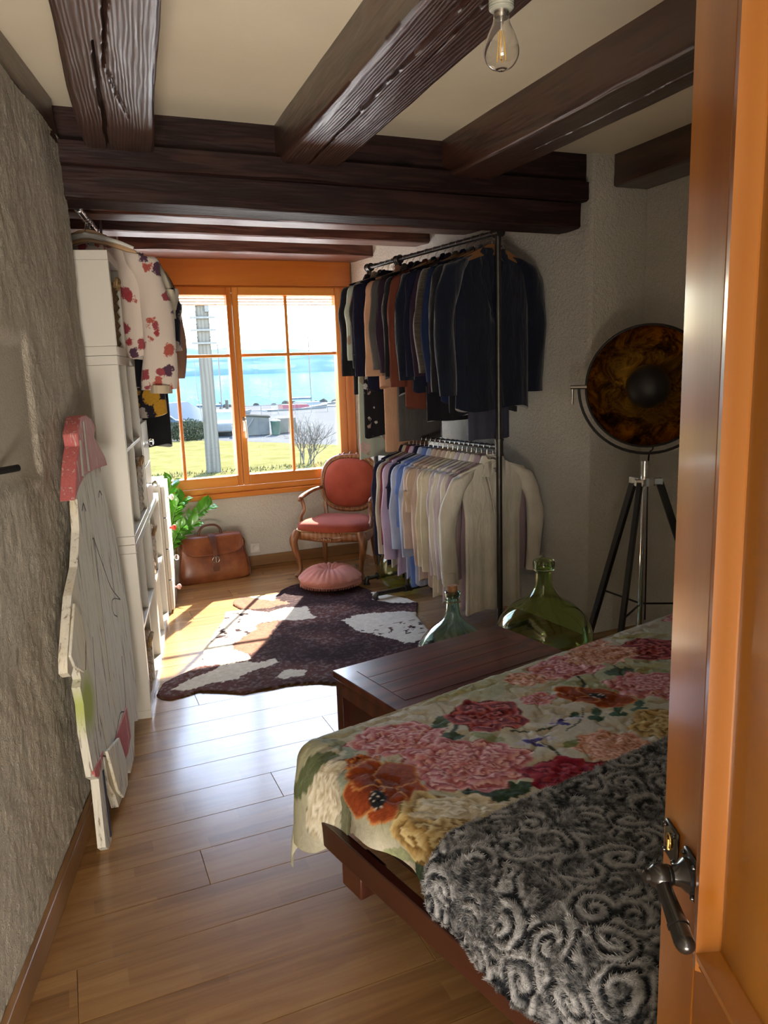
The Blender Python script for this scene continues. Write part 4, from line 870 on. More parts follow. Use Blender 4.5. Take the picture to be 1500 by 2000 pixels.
# lower rail
LO = 'shirts on the lower rail'
def cm(n, c): return cloth('shirt_'+n, c)
wh = cm('white_linen', (0.72, 0.68, 0.60)); wh2 = cm('warm_white', (0.70, 0.655, 0.565)); lil = cm('pale_lilac', (0.60, 0.53, 0.58)); mauve = cm('mauve', (0.40, 0.30, 0.34)); lav = cm('lavender', (0.50, 0.40, 0.56)); pb = cm('pale_blue', (0.42, 0.48, 0.66)); bl = cm('cornflower', (0.14, 0.22, 0.52)); beige = cm('beige', (0.56, 0.43, 0.33)); cream = cm('cream', (0.68, 0.60, 0.47)); nv_ = cm('navy', (0.020, 0.020, 0.045)); wine = cm('wine', (0.16, 0.035, 0.04)); stone = cm('stone', (0.46, 0.41, 0.34)); pkb = cm('pinkish_beige', (0.58, 0.45, 0.39)); iv = cm('ivory_yellow', (0.66, 0.60, 0.46))
lows = [(.060, wh, 'crumpled white linen shirt nearest the camera', dict(W=.47, L=.86, SL=.62, T=.055, r0=.062, r1=.046, out=.085, hemw=.40, chest=.80, fold=.013, vee=.30, vw=.075, fine=True)),
 (.115, mauve, 'mauve shirt behind the nearest white linen one', dict(L=.85, SL=.62)), (.165, wh2, 'warm white shirt, third on the lower rail', dict(L=.84, SL=.62)), (.215, lil, 'pale lilac shirt, fourth on the lower rail', dict(L=.84, SL=.63)),
 (.262, wh, 'white shirt between the two lilac ones', dict(L=.83, SL=.62)), (.308, lil, 'second pale lilac shirt on the lower rail', dict(L=.86, SL=.63)), (.355, iv, 'ivory yellow shirt on the lower rail', dict(L=.82, SL=.62)), (.402, cream, 'cream shirt beside the ivory one', dict(L=.84, SL=.60)),
 (.452, pkb, 'crinkled pinkish beige blouse on the lower rail', dict(L=.80, SL=.60, fold=.013)), (.505, beige, 'beige blouse with short puffed sleeves', dict(L=.62, SL=.28, r0=.072, r1=.062)), (.560, pkb, 'second pinkish beige blouse with crinkled hem', dict(L=.78, SL=.52, fold=.013)),
 (.615, pb, 'pale blue shirt on the lower rail', dict(L=.82, SL=.58)), (.668, bl, 'cornflower blue shirt on the lower rail', dict(L=.84, SL=.40)), (.720, pb, 'second pale blue shirt beside the cornflower one', dict(L=.80, SL=.55)), (.772, nv_, 'short dark navy shirt among the light ones', dict(L=.62, SL=.30)),
 (.822, lav, 'lavender shirt on the lower rail', dict(L=.80, SL=.64)), (.868, wine, 'wine red shirt, mostly hidden', dict(L=.62, SL=.55)), (.912, stone, 'stone grey shirt near the rack joint', dict(L=.76, SL=.62)), (.962, nv_, 'dark navy long shirt at the far end of the lower rail', dict(L=.76, SL=.64))]
for i, (s_, mt, lab, kw) in enumerate(lows):
    k2 = dict(W=.42, T=.042, r0=.056, r1=.043, out=.02+.03*rnd.random(), kind='shirt', hemw=.38, chest=.86, fold=.011); k2.update(kw)
    g = garment('shirt', 'shirt', lab, LO, rp(s_, LZ+.0135-.020), RA+R(rnd.uniform(-3, 3)), mt, seed=200+i, **k2)
    hanger('plastic', rp(s_, LZ+.0135-.020), g.rotation_euler.z, 'white hanger holding the '+lab, 'white hangers on the lower rail')
    if i == 0:
        MB().box((.012, -.031, -.64), (.028, .004, .52)).build('placket', wh, g, bevel=.0015)
        for sg in (-1, 1):
            MB().loft([[(sg*x, y_+dy, z) for x, z in ((.030, -.070), (.078, -.078), (.100, -.150), (.052, -.160))] for y_, dy in ((-.030, 0), (-.036, -.004))]).build('collar_wing', wh, g, bevel=.001)
            MB().tube(spline([(sg*.070, -.026, -.10), (sg*.046, -.031, -.20), (sg*.010, -.033, -.37)], 6), .0032, 6).build('front_edge', wh, g)
            MB().tube([(sg*.318, 0, -.665), (sg*.314, 0, -.735)], .047, 16, flat=.72).build('cuff', wh, g)
        lb = MB().box((.03, .002, -.128), (.055, .004, .035)).build('neck_label', plain('white_label', (.72, .7, .66), .7), g)
        for zz_, w in ((-.118, .05), (-.128, .036), (-.137, .03)): MB().box((.032, -.0015, zz_), (w, .003, .004)).build('label_print', plain('black_print', (.012, .012, .012), .6), lb)
        for z in (-.42, -.54, -.66, -.78): MB().lathe([(.005, 0), (.0055, .002), (.003, .003)], 10, (.012, -.0335, z), Matrix.Rotation(R(90), 3, 'X')).build('button', plain('pearl_button', (.7, .68, .62), .25), g)
# ---- rail over the shelves with blouses
LR0, LR1, LRD, LRZ = 0.22, 1.95, -0.13, 2.275
lrail = thing('closet_rail', 'shiny metal rail hung under the beams above the shelves', 'rail', cpos(0, LRD, 0), CROT)
MB().tube([(LR0, 0, LRZ), (LR1, 0, LRZ)], .0135, 14).build('rail', plain('chromed_rail', (.45, .44, .43), .22, metal=1.0), lrail)
for x in (.26, 1.02, 1.82): MB().tube([(x, 0, LRZ+.012), (x, .0, LRZ+.245)], .006, 8).build('bracket', M_wire, lrail)
for x in (.26, 1.02, 1.82): MB().lathe([(.016, -.006), (.018, 0), (.016, .006)], 12, (x, 0, LRZ), Matrix.Rotation(R(90), 3, 'Y')).build('bracket_ring', M_wire, lrail)
fl_white = floral_mat('white_rose_print', (0.70, 0.60, 0.53), [(0.45, 0.06, 0.07), (0.06, 0.05, 0.10), (0.58, 0.14, 0.10), (0.40, 0.08, 0.10)], 14, .36); fl_african = floral_mat('yellow_navy_print', (0.014, 0.012, 0.022), [(0.62, 0.33, 0.03), (0.50, 0.48, 0.50), (0.62, 0.33, 0.03)], 11, .50)
LE = 'blouses over the shelves'; crm = cloth('cream_silk', (0.70, 0.63, 0.49)); fawn = cloth('fawn_blouse', (0.30, 0.17, 0.12)); rosec = cloth('old_rose_lace', (0.50, 0.28, 0.22))
les = [(.455, None, None, None, None), (.60, 'blouse', 'white rose print blouse nearest on the closet rail', fl_white, dict(W=.46, L=.55, SL=.66, T=.06, r0=.075, r1=.085, out=.04)),
 (.72, 'blouse', 'cream silk blouse with wide short sleeves', crm, dict(W=.50, L=.55, SL=.30, T=.06, r0=.07, r1=.075, out=.04)), (.83, 'shirt', 'black top with white side stripe on the closet rail', black, dict(W=.50, L=.70, SL=.26, T=.06, r0=.065, r1=.06, out=.05)),
 (.90, 'shirt', 'second white shirt on the closet rail', wh, dict(W=.52, L=.66, SL=.24, T=.06, out=.06)), (1.04, 'dress', 'yellow and navy patterned dress on the closet rail', fl_african, dict(W=.52, L=.86, SL=.45, T=.07, r0=.07, r1=.07, out=.05)),
 (1.18, 'blouse', 'fawn blouse behind the patterned dress', fawn, dict(W=.54, L=.72, SL=.60, T=.06, out=.06)), (1.34, 'shirt', 'black long top nearest the window on the closet rail', black, dict(W=.52, L=1.06, SL=.50, T=.06, out=.05)), (1.5, 'blouse', 'old rose blouse at the window end of the closet rail', rosec, dict(W=.48, L=.8, SL=.5, T=.06, out=.03))]
for i, (s_, nm, lab, mt, kw) in enumerate(les):
    p = cpos(s_, LRD, LRZ+.0135-.020); rz = CROT-math.pi/2+R(rnd.uniform(-2, 2))
    if nm is None:
        hanger('wood', p, rz, 'empty pale wooden hanger at the near end of the closet rail', None); continue
    g = garment(nm, nm, lab, LE, p, rz, mt, seed=300+i, fold=.008, **kw)
    hanger('plastic', p, rz, 'white hanger holding the '+lab, 'white hangers on the closet rail')
    if i == 1: 
        for sg in (-1, 1): MB().tube([(sg*.262, 0, -.765), (sg*.260, 0, -.805)], .089, 16, flat=.62).build('cuff', cloth('lace_trim', (.62, .50, .36)), g)
    if i == 3: MB().tube(spline([(.10, -.032, -.11), (.24, -.03, -.16), (.262, -.02, -.33)], 6), .010, 6).build('stripe', wh, g)
for k, s_ in enumerate((.40, .50, .53)):
    hanger('plastic', cpos(s_, LRD, LRZ+.0135-.020), CROT-math.pi/2+R(rnd.uniform(-4, 4)), ('nearest', 'middle', 'farthest')[k]+' of three empty white hangers on the closet rail', 'white hangers on the closet rail')
# ============================================================ furniture and things on the floor
RUGZ = 0.001
# ---- cowhide rug
RO = [(0.292, 3.693), (0.338, 3.827), (0.407, 3.879), (0.501, 3.942), (0.567, 3.993), (0.606, 4.199), (0.764, 4.558), (0.846, 4.751), (0.866, 4.851), (0.937, 4.844), (0.981, 4.837), (0.945, 4.991), (0.969, 5.083), (1.036, 5.125), (1.137, 5.098), (1.278, 5.075), (1.331, 5.159), (1.42, 5.235), (1.52, 5.265), (1.66, 5.25), (1.80, 5.16), (1.87, 4.98), (1.92, 4.76), (1.98, 4.657), (2.05, 4.53), (2.07, 4.40), (1.946, 4.167), (1.90, 3.90), (1.83, 3.72), (1.66, 3.50), (1.45, 3.41), (1.30, 3.37), (1.15, 3.386), (1.054, 3.464), (0.923, 3.504), (0.818, 3.503), (0.683, 3.51), (0.595, 3.573), (0.492, 3.635), (0.402, 3.61), (0.35, 3.606), (0.309, 3.641)]
WH = [[(0.86, 4.853), (1.013, 4.819), (1.128, 4.691), (1.244, 4.741), (1.385, 4.679), (1.359, 4.595), (1.376, 4.476), (1.348, 4.416), (1.267, 4.445), (1.144, 4.512), (1.064, 4.511), (0.983, 4.468), (0.952, 4.373), (0.858, 4.29), (0.787, 4.225), (0.778, 4.108), (0.826, 4.012), (0.808, 3.932), (0.679, 3.923), (0.54, 3.97), (0.58, 4.201), (0.74, 4.558)],
      [(1.085, 5.15), (1.183, 5.12), (1.34, 5.19), (1.227, 4.921), (1.181, 4.965), (1.114, 5.045)], [(0.356, 3.705), (0.524, 3.828), (0.664, 3.92), (0.803, 3.912), (0.838, 3.871), (0.959, 3.869), (0.949, 3.802), (0.766, 3.752), (0.687, 3.684), (0.55, 3.697), (0.479, 3.678), (0.395, 3.695)],
      [(0.884, 3.62), (0.958, 3.702), (1.049, 3.644), (1.012, 3.573), (0.917, 3.583)], [(1.496, 4.301), (1.588, 4.363), (1.723, 4.348), (1.88, 4.30), (2.0, 4.2), (1.95, 3.911), (1.80, 3.72), (1.686, 3.75), (1.624, 3.871), (1.551, 4.008), (1.496, 4.119)], [(1.869, 4.78), (2.0, 4.70), (2.1, 4.5), (2.1, 4.40), (1.896, 4.497), (1.838, 4.581)]]
st_ = 0.0075; gx_ = np.arange(0.26, 2.11, st_); gy_ = np.arange(3.34, 5.30, st_); XX, YY = np.meshgrid(gx_, gy_, indexing='ij')
wx = XX+0.020*(fbm(XX*14, YY*14, 4)-.45); wy = YY+0.020*(fbm(XX*14+50, YY*14, 4)-.45)
ins = inpoly(wx, wy, RO); dist = polydist(XX, YY, RO)
wob = 0.05*(fbm(XX*16, YY*16, 4)-.45)+0.030*(fbm(XX*55, YY*40, 3)-.45); ux = XX+wob; uy = YY+0.05*(fbm(XX*16+31, YY*16, 4)-.45)+0.03*(fbm(XX*55+9, YY*40, 3)-.45)
white = np.zeros(XX.shape)
for p_ in WH: white = np.maximum(white, np.where(inpoly(ux, uy, p_), 1.0, 0.0))
spots = fbm(XX*22, YY*22, 3) > 0.60; white = np.where(spots & (XX < 1.0) & (YY > 4.25) & (YY < 4.8), 0, white); white = np.where((fbm(XX*30+4, YY*30, 3) > .60) & (XX > 1.5) & (YY < 4.1), 0, white)
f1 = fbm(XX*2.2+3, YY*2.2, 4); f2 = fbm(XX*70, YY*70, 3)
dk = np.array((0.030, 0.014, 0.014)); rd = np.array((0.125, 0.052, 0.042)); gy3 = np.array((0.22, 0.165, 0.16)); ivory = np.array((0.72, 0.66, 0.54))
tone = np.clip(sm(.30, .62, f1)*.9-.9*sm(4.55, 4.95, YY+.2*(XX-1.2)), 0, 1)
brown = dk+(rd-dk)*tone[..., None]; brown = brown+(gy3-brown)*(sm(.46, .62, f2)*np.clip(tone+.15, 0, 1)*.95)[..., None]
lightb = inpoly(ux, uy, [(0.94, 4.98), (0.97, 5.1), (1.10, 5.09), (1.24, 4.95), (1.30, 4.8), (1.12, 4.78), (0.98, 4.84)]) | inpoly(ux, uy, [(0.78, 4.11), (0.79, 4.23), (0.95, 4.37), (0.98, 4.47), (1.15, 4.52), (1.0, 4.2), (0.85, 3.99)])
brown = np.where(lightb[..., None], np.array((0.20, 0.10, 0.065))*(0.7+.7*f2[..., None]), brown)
colr = brown+(ivory*(0.85+.3*f2[..., None])-brown)*white[..., None]
Z = RUGZ+0.011*sm(0, .012, dist)+0.004*(f2-.45)+.006*(fbm(XX*5, YY*5, 2)-.45)*sm(0.02, .1, dist); Z = np.maximum(Z, RUGZ)
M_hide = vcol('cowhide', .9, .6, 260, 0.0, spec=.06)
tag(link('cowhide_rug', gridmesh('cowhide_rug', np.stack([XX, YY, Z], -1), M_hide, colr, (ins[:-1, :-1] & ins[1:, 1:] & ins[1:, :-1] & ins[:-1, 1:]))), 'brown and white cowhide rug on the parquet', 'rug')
RT = 0.017
# ---- round velvet cushion
cu = thing('round_cushion', 'round pleated pink velvet cushion on the rug', 'cushion', (1.69, 5.10, RT))
t = NT('pink_velvet'); t.set(rough=.85, sheen=.25, spec=.1); v = t.coord(); t.col(t.ramp(t.noise(v, 5, 4), [(.3, (.48, .17, .13)), (.7, (.62, .28, .22))])); M_vel = t.m
L_ = []; n = 96
for j in range(25):
    u = j/24
    if u < .5: rr_ = .225*math.sin(u*math.pi)**.55 if u > 0 else .004; z = .062-.062*math.cos(u*math.pi)**.8 if u < .5 else .062
    else: w = (u-.5)*2; rr_ = .225*(1-w)**.75+.006; z = .062+.070*math.sin(min(1, w*1.35)*math.pi/2)*(1-.42*sm(.72, 1, w))
    rr_ = max(.004, rr_)
    ring = []
    for k in range(n):
        a = 2*math.pi*k/n; pl = math.sin(a*22+2.2*math.sin(a*3))*(.006 if u > .5 else .003)*(math.sin(math.pi*min(1, max(0, (u-.5)*2)))+.15)
        ring.append((rr_*math.cos(a), rr_*math.sin(a), max(0, z+pl)))
    L_.append(ring)
MB().loft(L_).build('cover', M_vel, cu, angle=80); MB().ball((0, 0, .098), (.022, .022, .012), 14, 8).build('button', M_vel, cu)
fr_ = MB()
for k in range(70):
    a = R(180+k*2.6); p = (.222*math.cos(a), .222*math.sin(a), .045); fr_.tube([p, (p[0]*1.03, p[1]*1.03, .028), (p[0]*1.035+rnd.uniform(-.004, .004), p[1]*1.03, .012)], [.003, .0012], 4)
fr_.build('fringe', M_vel, cu)
# ---- armchair, Louis style: local -y is the front
ch = thing('upholstered_armchair', 'carved wooden armchair with rust velvet upholstery under the window', 'chair', (1.905, 5.475, 0), math.atan2(-.344, .403))
t = NT('rust_velvet'); t.set(rough=.85, sheen=.12, spec=.1); v = t.coord(); t.col(t.ramp(t.noise(v, 6, 4), [(.3, (.25, .045, .026)), (.7, (.36, .08, .045))])); t.bump(t.noise(v, 300, 2), .12, .002); M_rust = t.m
M_wal = wood('carved_walnut', (.15, .055, .020), (.34, .145, .055), 'z', 2.0, .35, .25, .1); M_nail = plain('brass_nail', (.50, .36, .18), .35, metal=1.0)
SH = .335
def cab(sx, sy, front):
    x, y = sx*.25, sy*.21
    if front: p = spline([(x, y, SH+.02), (x+sx*.030, y-.030, SH-.05), (x+sx*.012, y-.012, .17), (x-sx*.004, y+.004, .07), (x+sx*.008, y-.010, .022), (x+sx*.020, y-.022, .012)], 7); r = [.030, .034, .024, .017, .014, .018, .015]
    else: p = spline([(x*.82, y, SH+.02), (x*.84, y, .2), (x*.88, y+.035, .004)], 7); r = [.026, .022, .016]
    m = MB().tube(p, r, 10)
    if front: m.ball((x+sx*.026, y-.026, SH-.045), (.024, .024, .030), 10, 7); m.ball((x+sx*.020, y-.022, .012), (.019, .022, .0115), 10, 6)
    o = m.build('leg', M_wal, ch)
    if front:
        for e in (-1, 1): MB().tube(spline([(x+sx*.040+e*.008, y-.045, SH-.02), (x+sx*.034+e*.010, y-.036, .22), (x+sx*.010+e*.006, y-.012, .10)], 6), .0035, 5).build('carved_ridge', M_wal, o)
for sx in (-1, 1): cab(sx, -1, True); cab(sx, 1, False)
def seat_loop(k, z, n=64):
    out = []
    for i in range(n):
        a = 2*math.pi*i/n; ca, sa = math.cos(a), math.sin(a); x = math.copysign(abs(ca)**.42, ca)*.292*k; y = math.copysign(abs(sa)**.42, sa)*.235*k
        if y > 0: x *= .86
        if y < -.15: y -= .022*math.cos(x/.292*math.pi*.5)
        out.append((x, y, z))
    return out
ap = [];
for z0, k in ((SH-.045, .96), (SH-.03, 1.0), (SH+.015, 1.0), (SH+.022, .97)):
    lp = seat_loop(k, z0)
    if z0 < SH-.02: lp = [(x, y, z-.022*math.cos(x/.292*math.pi*1.0)**2*(1 if y < 0 else .3)+.012) for x, y, z in lp]
    ap.append(lp)
apr = MB().loft(ap).build('apron', M_wal, ch, angle=60)
sc = MB(); 
for k in range(5): sc.ball((-.036+k*.018, -.262, SH-.030+(.006 if k % 2 else 0)), (.012, .010, .013), 8, 6)
for e in (-1, 1): sc.tube(spline([(e*.04, -.262, SH-.03), (e*.08, -.258, SH-.035), (e*.12, -.256, SH-.022)], 5), [.009, .004], 6)
sc.build('carved_shell', M_wal, apr)
MB().loft([seat_loop(.965, SH+.02), seat_loop(.985, SH+.040), seat_loop(.96, SH+.068), seat_loop(.80, SH+.088), seat_loop(.45, SH+.098), seat_loop(.05, SH+.100)]).build('seat_cushion', M_rust, ch, angle=70)
nl = MB(); lp = seat_loop(1.0, SH+.024, 150)
for p in lp: nl.ball(p, .0058, 6, 4)
nl.build('nail_trim', M_nail, ch)
# back: oval frame leaning backwards
BT = Matrix.Translation((0, .245, SH+.10)) @ Matrix.Rotation(R(-12), 4, 'X')
def back_pt(a, k=1.0, y=0.0):
    ca, sa = math.cos(a), math.sin(a); x = math.copysign(abs(ca)**.72, ca)*.235*k; z = .225+math.copysign(abs(sa)**.80, sa)*.215*k; x *= 1+.10*(z-.2); return BT @ Vector((x, y, z))
fr2 = MB().tube([back_pt(2*math.pi*i/60) for i in range(61)], .019, 10, False); fb = fr2.build('back_frame', M_wal, ch)
cr = MB()
for k in range(5): p = back_pt(R(90+(k-2)*7), 1.06); cr.ball(p, (.016, .012, .014+.005*(2-abs(k-2))), 8, 6)
cr.build('crest', M_wal, fb)
def padloop(k, y): return [back_pt(2*math.pi*i/48, k, y) for i in range(48)]
MB().loft([padloop(.3, .022), padloop(.93, .018), padloop(.93, -.012), padloop(.82, -.032), padloop(.5, -.042), padloop(.05, -.045)]).build('back_cushion', M_rust, ch, angle=70)
nl = MB()
for i in range(120): nl.ball(back_pt(2*math.pi*i/120, .94, -.016), .0055, 6, 4)
nl.build('nail_trim', M_nail, ch)
for sx in (-1, 1):
    MB().tube(spline([(sx*.185, .225, SH+.0), (sx*.195, .24, SH+.10), (sx*.205, .25, SH+.17)], 5), .018, 8).build('back_post', M_wal, ch)
    am = MB().tube(spline([(sx*.235, .265, SH+.285), (sx*.275, .16, SH+.275), (sx*.295, .03, SH+.255), (sx*.290, -.045, SH+.245), (sx*.288, -.062, SH+.225)], 7), [.014, .016, .020, .019, .016], 10)
    arm = am.build('arm', M_wal, ch)
    MB().tube(spline([(sx*.262, -.085, SH+.015), (sx*.290, -.060, SH+.09), (sx*.270, -.030, SH+.16), (sx*.290, -.035, SH+.245)], 6), [.019, .015, .013, .017], 8).build('arm_support', M_wal, arm)
# ---- leather bag
lb = thing('leather_bag', 'worn brown leather doctor bag on the floor under the window', 'bag', (0.965, 5.775, 0), R(3))
t = NT('worn_leather'); t.set(rough=.38, spec=.5, coat=.2, coatr=.3); v = t.coord(); n1 = t.noise(v, 6, 5, .6); n2 = t.noise(v, 160, 3); t.col(t.ramp(n1, [(.25, (.085, .020, .008)), (.5, (.205, .060, .020)), (.8, (.35, .13, .045))])); t.bump(n2, .18, .002); M_lea = t.m
t = NT('dark_leather'); t.set(rough=.45); t.col(t.ramp(t.noise(t.coord(), 9, 4), [(.3, (.06, .018, .009)), (.7, (.14, .045, .018))])); M_lea2 = t.m
def sq(w, d, z, n=40, p=.35, bulge=0): return [(math.copysign(abs(math.cos(a))**p, math.cos(a))*w/2, math.copysign(abs(math.sin(a))**p, math.sin(a))*d/2*(1+bulge*math.cos(math.cos(a)*1.2)), z) for a in [2*math.pi*i/n for i in range(n)]]
MB().loft([sq(.525, .23, .0), sq(.55, .25, .018), sq(.555, .25, .07, bulge=.05), sq(.53, .22, .15, bulge=.08), sq(.495, .17, .23, bulge=.08), sq(.475, .12, .275), sq(.47, .075, .315), sq(.46, .05, .325)]).build('body', M_lea, lb, angle=60)
MB().b2((-.235, -.042, .315), (.235, .042, .338)).build('top_frame', M_lea2, lb, bevel=.008)
flp = []
for i in range(21):
    x = -.232+.464*i/20; low = .205+.055*abs(x/.232)**6-.02*0; rowp = []
    for j in range(9):
        u = j/8; z = .342-(.342-low)*sm(.15, 1, u); y = .03-.078*sm(0, .35, u)-.062*sm(.3, 1, u); rowp.append((x, y, z))
    flp.append(rowp)
f_ = MB().loft(flp, closed=False, caps=False).build('flap', M_lea, lb, angle=60); so = f_.modifiers.new('s', 'SOLIDIFY'); so.thickness = .005; so.offset = 1
pth = [(Vector((0, y_, z)), w) for y_, z, w in ((-.030, .352, .024), (-.062, .335, .027), (-.100, .285, .026), (-.124, .235, .016), (-.136, .19, .015), (-.142, .14, .016), (-.143, .115, .025), (-.141, .085, .020))]
lps = []
for i, (p, w) in enumerate(pth):
    nrm = (pth[min(i+1, 7)][0]-pth[max(i-1, 0)][0]).cross(Vector((1, 0, 0))).normalized()*.003; lps.append([p+Vector((-w, 0, 0))-nrm, p+Vector((w, 0, 0))-nrm, p+Vector((w, 0, 0))+nrm, p+Vector((-w, 0, 0))+nrm])
s_o = MB().loft(lps).build('strap', M_lea2, lb, bevel=.0015)
bk = MB().tube([(.026*math.cos(a), -.124-.012*0, .175+.024*math.sin(a)) for a in [2*math.pi*i/16 for i in range(17)]], .0035, 6, False); bk.tube([(0, -.130, .155), (0, -.128, .198)], .0028, 6); bk.build('buckle', plain('silver_buckle', (.6, .58, .53), .25, metal=1.0), s_o, loc=(0, -.018, 0))
MB().tube(spline([(-.085, 0, .335), (-.08, 0, .38), (-.04, 0, .415), (.04, 0, .415), (.08, 0, .38), (.085, 0, .335)], 6), .0085, 10).build('handle', M_lea2, lb)
for sx in (-1, 1): MB().tube(spline([(sx*.238, -.02, .30), (sx*.262, -.01, .27), (sx*.262, 0, .21)], 5), .006, 8).build('side_clasp', M_brass, lb)
for sx in (-1, 1): MB().tube(spline([(sx*.262, -.118, .02), (sx*.266, -.095, .10), (sx*.245, -.065, .24)], 6), .004, 6).build('piping', M_lea2, lb)
# ---- socket on the window wall
ws = thing('wall_socket', 'white square wall socket beside the leather bag', 'socket', (1.352, 5.979, 0.150)); MB().box((0, -.008, 0), (.082, .014, .082)).build('plate', plain('socket_plastic', (.78, .75, .70), .35), ws, bevel=.008); MB().lathe([(.026, .0), (.026, .006), (.022, .004)], 20, (0, -.015, 0), Matrix.Rotation(R(90), 3, 'X')).build('insert', plain('socket_plastic', (.78, .75, .70), .35), ws)
# ---- zamioculcas plant in the corner behind the chest
pl = thing('potted_plant', 'glossy green zamioculcas plant in the corner by the window', 'plant', (0.625, 5.78, 0)); t = NT('glossy_leaf'); t.set(rough=.22, spec=.6); t.col(t.ramp(t.noise(t.coord('Object', (1, 1, 1), True), 4, 3), [(.3, (.035, .15, .010)), (.7, (.12, .36, .03))])); M_leaf = t.m
t.set(trans=0.0); 
MB().lathe([(.085, .0), (.115, .03), (.125, .18), (.128, .20), (.118, .20), (.110, .17), (.02, .165)], 28).build('pot', plain('grey_pot', (.35, .33, .30), .5), pl)
MB().lathe([(.10, .16), (.10, .172), (.02, .178)], 20).build('soil', plain('potting_soil', (.03, .02, .012), .95, .3, 40), pl)
lm_ = MB()
nL = 9
for i in range(nL):
    u = i/(nL-1)
for (i, w) in [(0, .002), (1, .3), (2, .75), (3, 1.0), (4, .95), (5, .7), (6, .35), (7, .01)]:
    x = .075*i/7; lm_.v += [(x, -.019*w, .004*w+.012*math.sin(x/.075*2.2)), (x, 0, .012*math.sin(x/.075*2.2)), (x, .019*w, .004*w+.012*math.sin(x/.075*2.2))]
for i in range(7):
    for k in range(2): a = i*3+k; lm_.f.append((a, a+1, a+4, a+3))
LEAF = lm_.mesh('leaf'); LEAF.materials.append(M_leaf); M_stem = plain('plant_stem', (.10, .20, .04), .4)
for si, (tx, ty, tz) in enumerate(((.08, -.03, .76), (.10, -.10, .60), (.34, -.02, .56), (.22, -.10, .46), (-.02, -.07, .62), (.16, .02, .62), (.12, -.12, .44), (.0, .05, .66))):
    P_ = spline([(.01*si-.03, 0, .17), (tx*.3, ty*.3, tz*.6), (tx*.75, ty*.8, tz*.9), (tx, ty, tz)], 8); stm = MB().tube(P_, [.010, .007, .003], 7).build('stem', M_stem, pl)
    m = len(P_); r_ = random.Random(si)
    for k in range(9, m, 2):
        for sg in (-1, 1):
            p = Vector(P_[k]); d = (Vector(P_[min(k+1, m-1)])-Vector(P_[max(k-1, 0)])).normalized(); sd_v = d.cross(Vector((0, -.6, .8))).normalized()*sg
            dr = (d*.75+sd_v*.9+Vector((0, -.15, .2*r_.random()))).normalized(); up_ = Vector((r_.gauss(0, .2), -.6, .8)); yv = up_.cross(dr).normalized(); zv = dr.cross(yv)
            o = link('leaf', LEAF, stm); sc_ = r_.uniform(1.15, 1.6)*(1-.3*abs(k-m*.7)/m); M4 = Matrix((dr*sc_, yv*sc_, zv*sc_)).transposed().to_4x4(); M4.translation = p; o.matrix_local = M4
# ---- demijohns
def glass(name, col, dens=1.0):
    t = NT(name); t.set(col=col, rough=.01, trans=1.0, ior=1.48); return t.m
def demijohn(lab, loc, prof, mt, thick=.004, cork=None, collar=None):
    d = thing('demijohn', lab, 'bottle', loc, 0, 'glass demijohns'); pr = [Vector((r, 0, z)) for r, z in prof]; sp = spline(pr, 6)
    out = [(max(.001, p.x), p.z) for p in sp]; inn = [(max(.001, r-thick), z+(thick if i == len(out)-1 else 0)) for i, (r, z) in enumerate(out[::-1])]; inn = [(r, max(z, thick*1.5)) for r, z in inn]
    MB().lathe(out+inn, 56).build('glass_body', mt, d, angle=60)
    return d
g_gr = glass('green_glass', (.74, .89, .48)); g_tl = glass('teal_glass', (.66, .93, .90)); g_ol = glass('olive_glass', (.78, .86, .42))
bigp = [(.001, .0), (.10, .0), (.17, .02), (.232, .11), (.243, .20), (.222, .30), (.165, .375), (.085, .43), (.048, .48), (.041, .54), (.042, .57)]
d1 = demijohn('large green glass demijohn behind the wooden trunk', (2.075, 2.985, 0), bigp, g_gr)
MB().lathe([(.046, .566), (.052, .570), (.053, .605), (.049, .615), (.040, .615), (.038, .575)], 28).build('lip', g_gr, d1)
d2 = demijohn('teal glass demijohn with a cork behind the trunk', (1.565, 2.965, 0), [(.001, .0), (.09, .0), (.15, .02), (.178, .10), (.180, .20), (.158, .29), (.11, .355), (.055, .40), (.034, .44), (.028, .50), (.027, .53)], g_tl)
MB().lathe([(.031, .515), (.036, .52), (.036, .538), (.030, .542)], 24).build('lip', g_tl, d2); MB().lathe([(.020, .51), (.023, .545), (.0235, .568), (.021, .570)], 18).build('cork', plain('cork', (.34, .16, .07), .8, .25, 60), d2)
MB().tube([(.034*math.cos(a), .034*math.sin(a), .495+.004*math.sin(3*a)) for a in [2*math.pi*i/20 for i in range(21)]], .003, 5, False).build('wire_ring', plain('rusty_wire', (.25, .2, .1), .6), d2)
demijohn('olive glass demijohn on the floor behind the hanging shirts', (2.13, 4.84, 0), [(p[0]*.64, p[1]*.66) for p in bigp], g_ol)
# ---- wooden trunk at the foot side of the bed
TA = R(10); tr_ = thing('wooden_trunk', 'dark red wooden chest at the end of the bed', 'chest', (0.925, 2.135, 0), TA)
M_mah = wood('red_mahogany', (.060, .013, .009), (.150, .034, .020), 'x', .9, .30, .3, .06); M_mahz = wood('red_mahogany_upright', (.055, .013, .009), (.125, .030, .018), 'z', .9, .34, .2, .06)
TW, TD, TH = .80, .43, .445
MB().b2((.02, .02, .06), (TW-.02, TD-.02, TH-.03)).build('body', M_mahz, tr_)
for x in (.022, TW-.022):
    for y_ in (.022, TD-.022): MB().b2((x-.022, y_-.022, 0), (x+.022, y_+.022, TH-.03)).build('corner_post', M_mahz, tr_, bevel=.003)
for x in (.012, TW-.012):
    for z0, z1 in ((.06, .11), (TH-.09, TH-.03)): MB().b2((x-.012, .044, z0), (x+.012, TD-.044, z1)).build('side_rail', M_mah, tr_, bevel=.002)
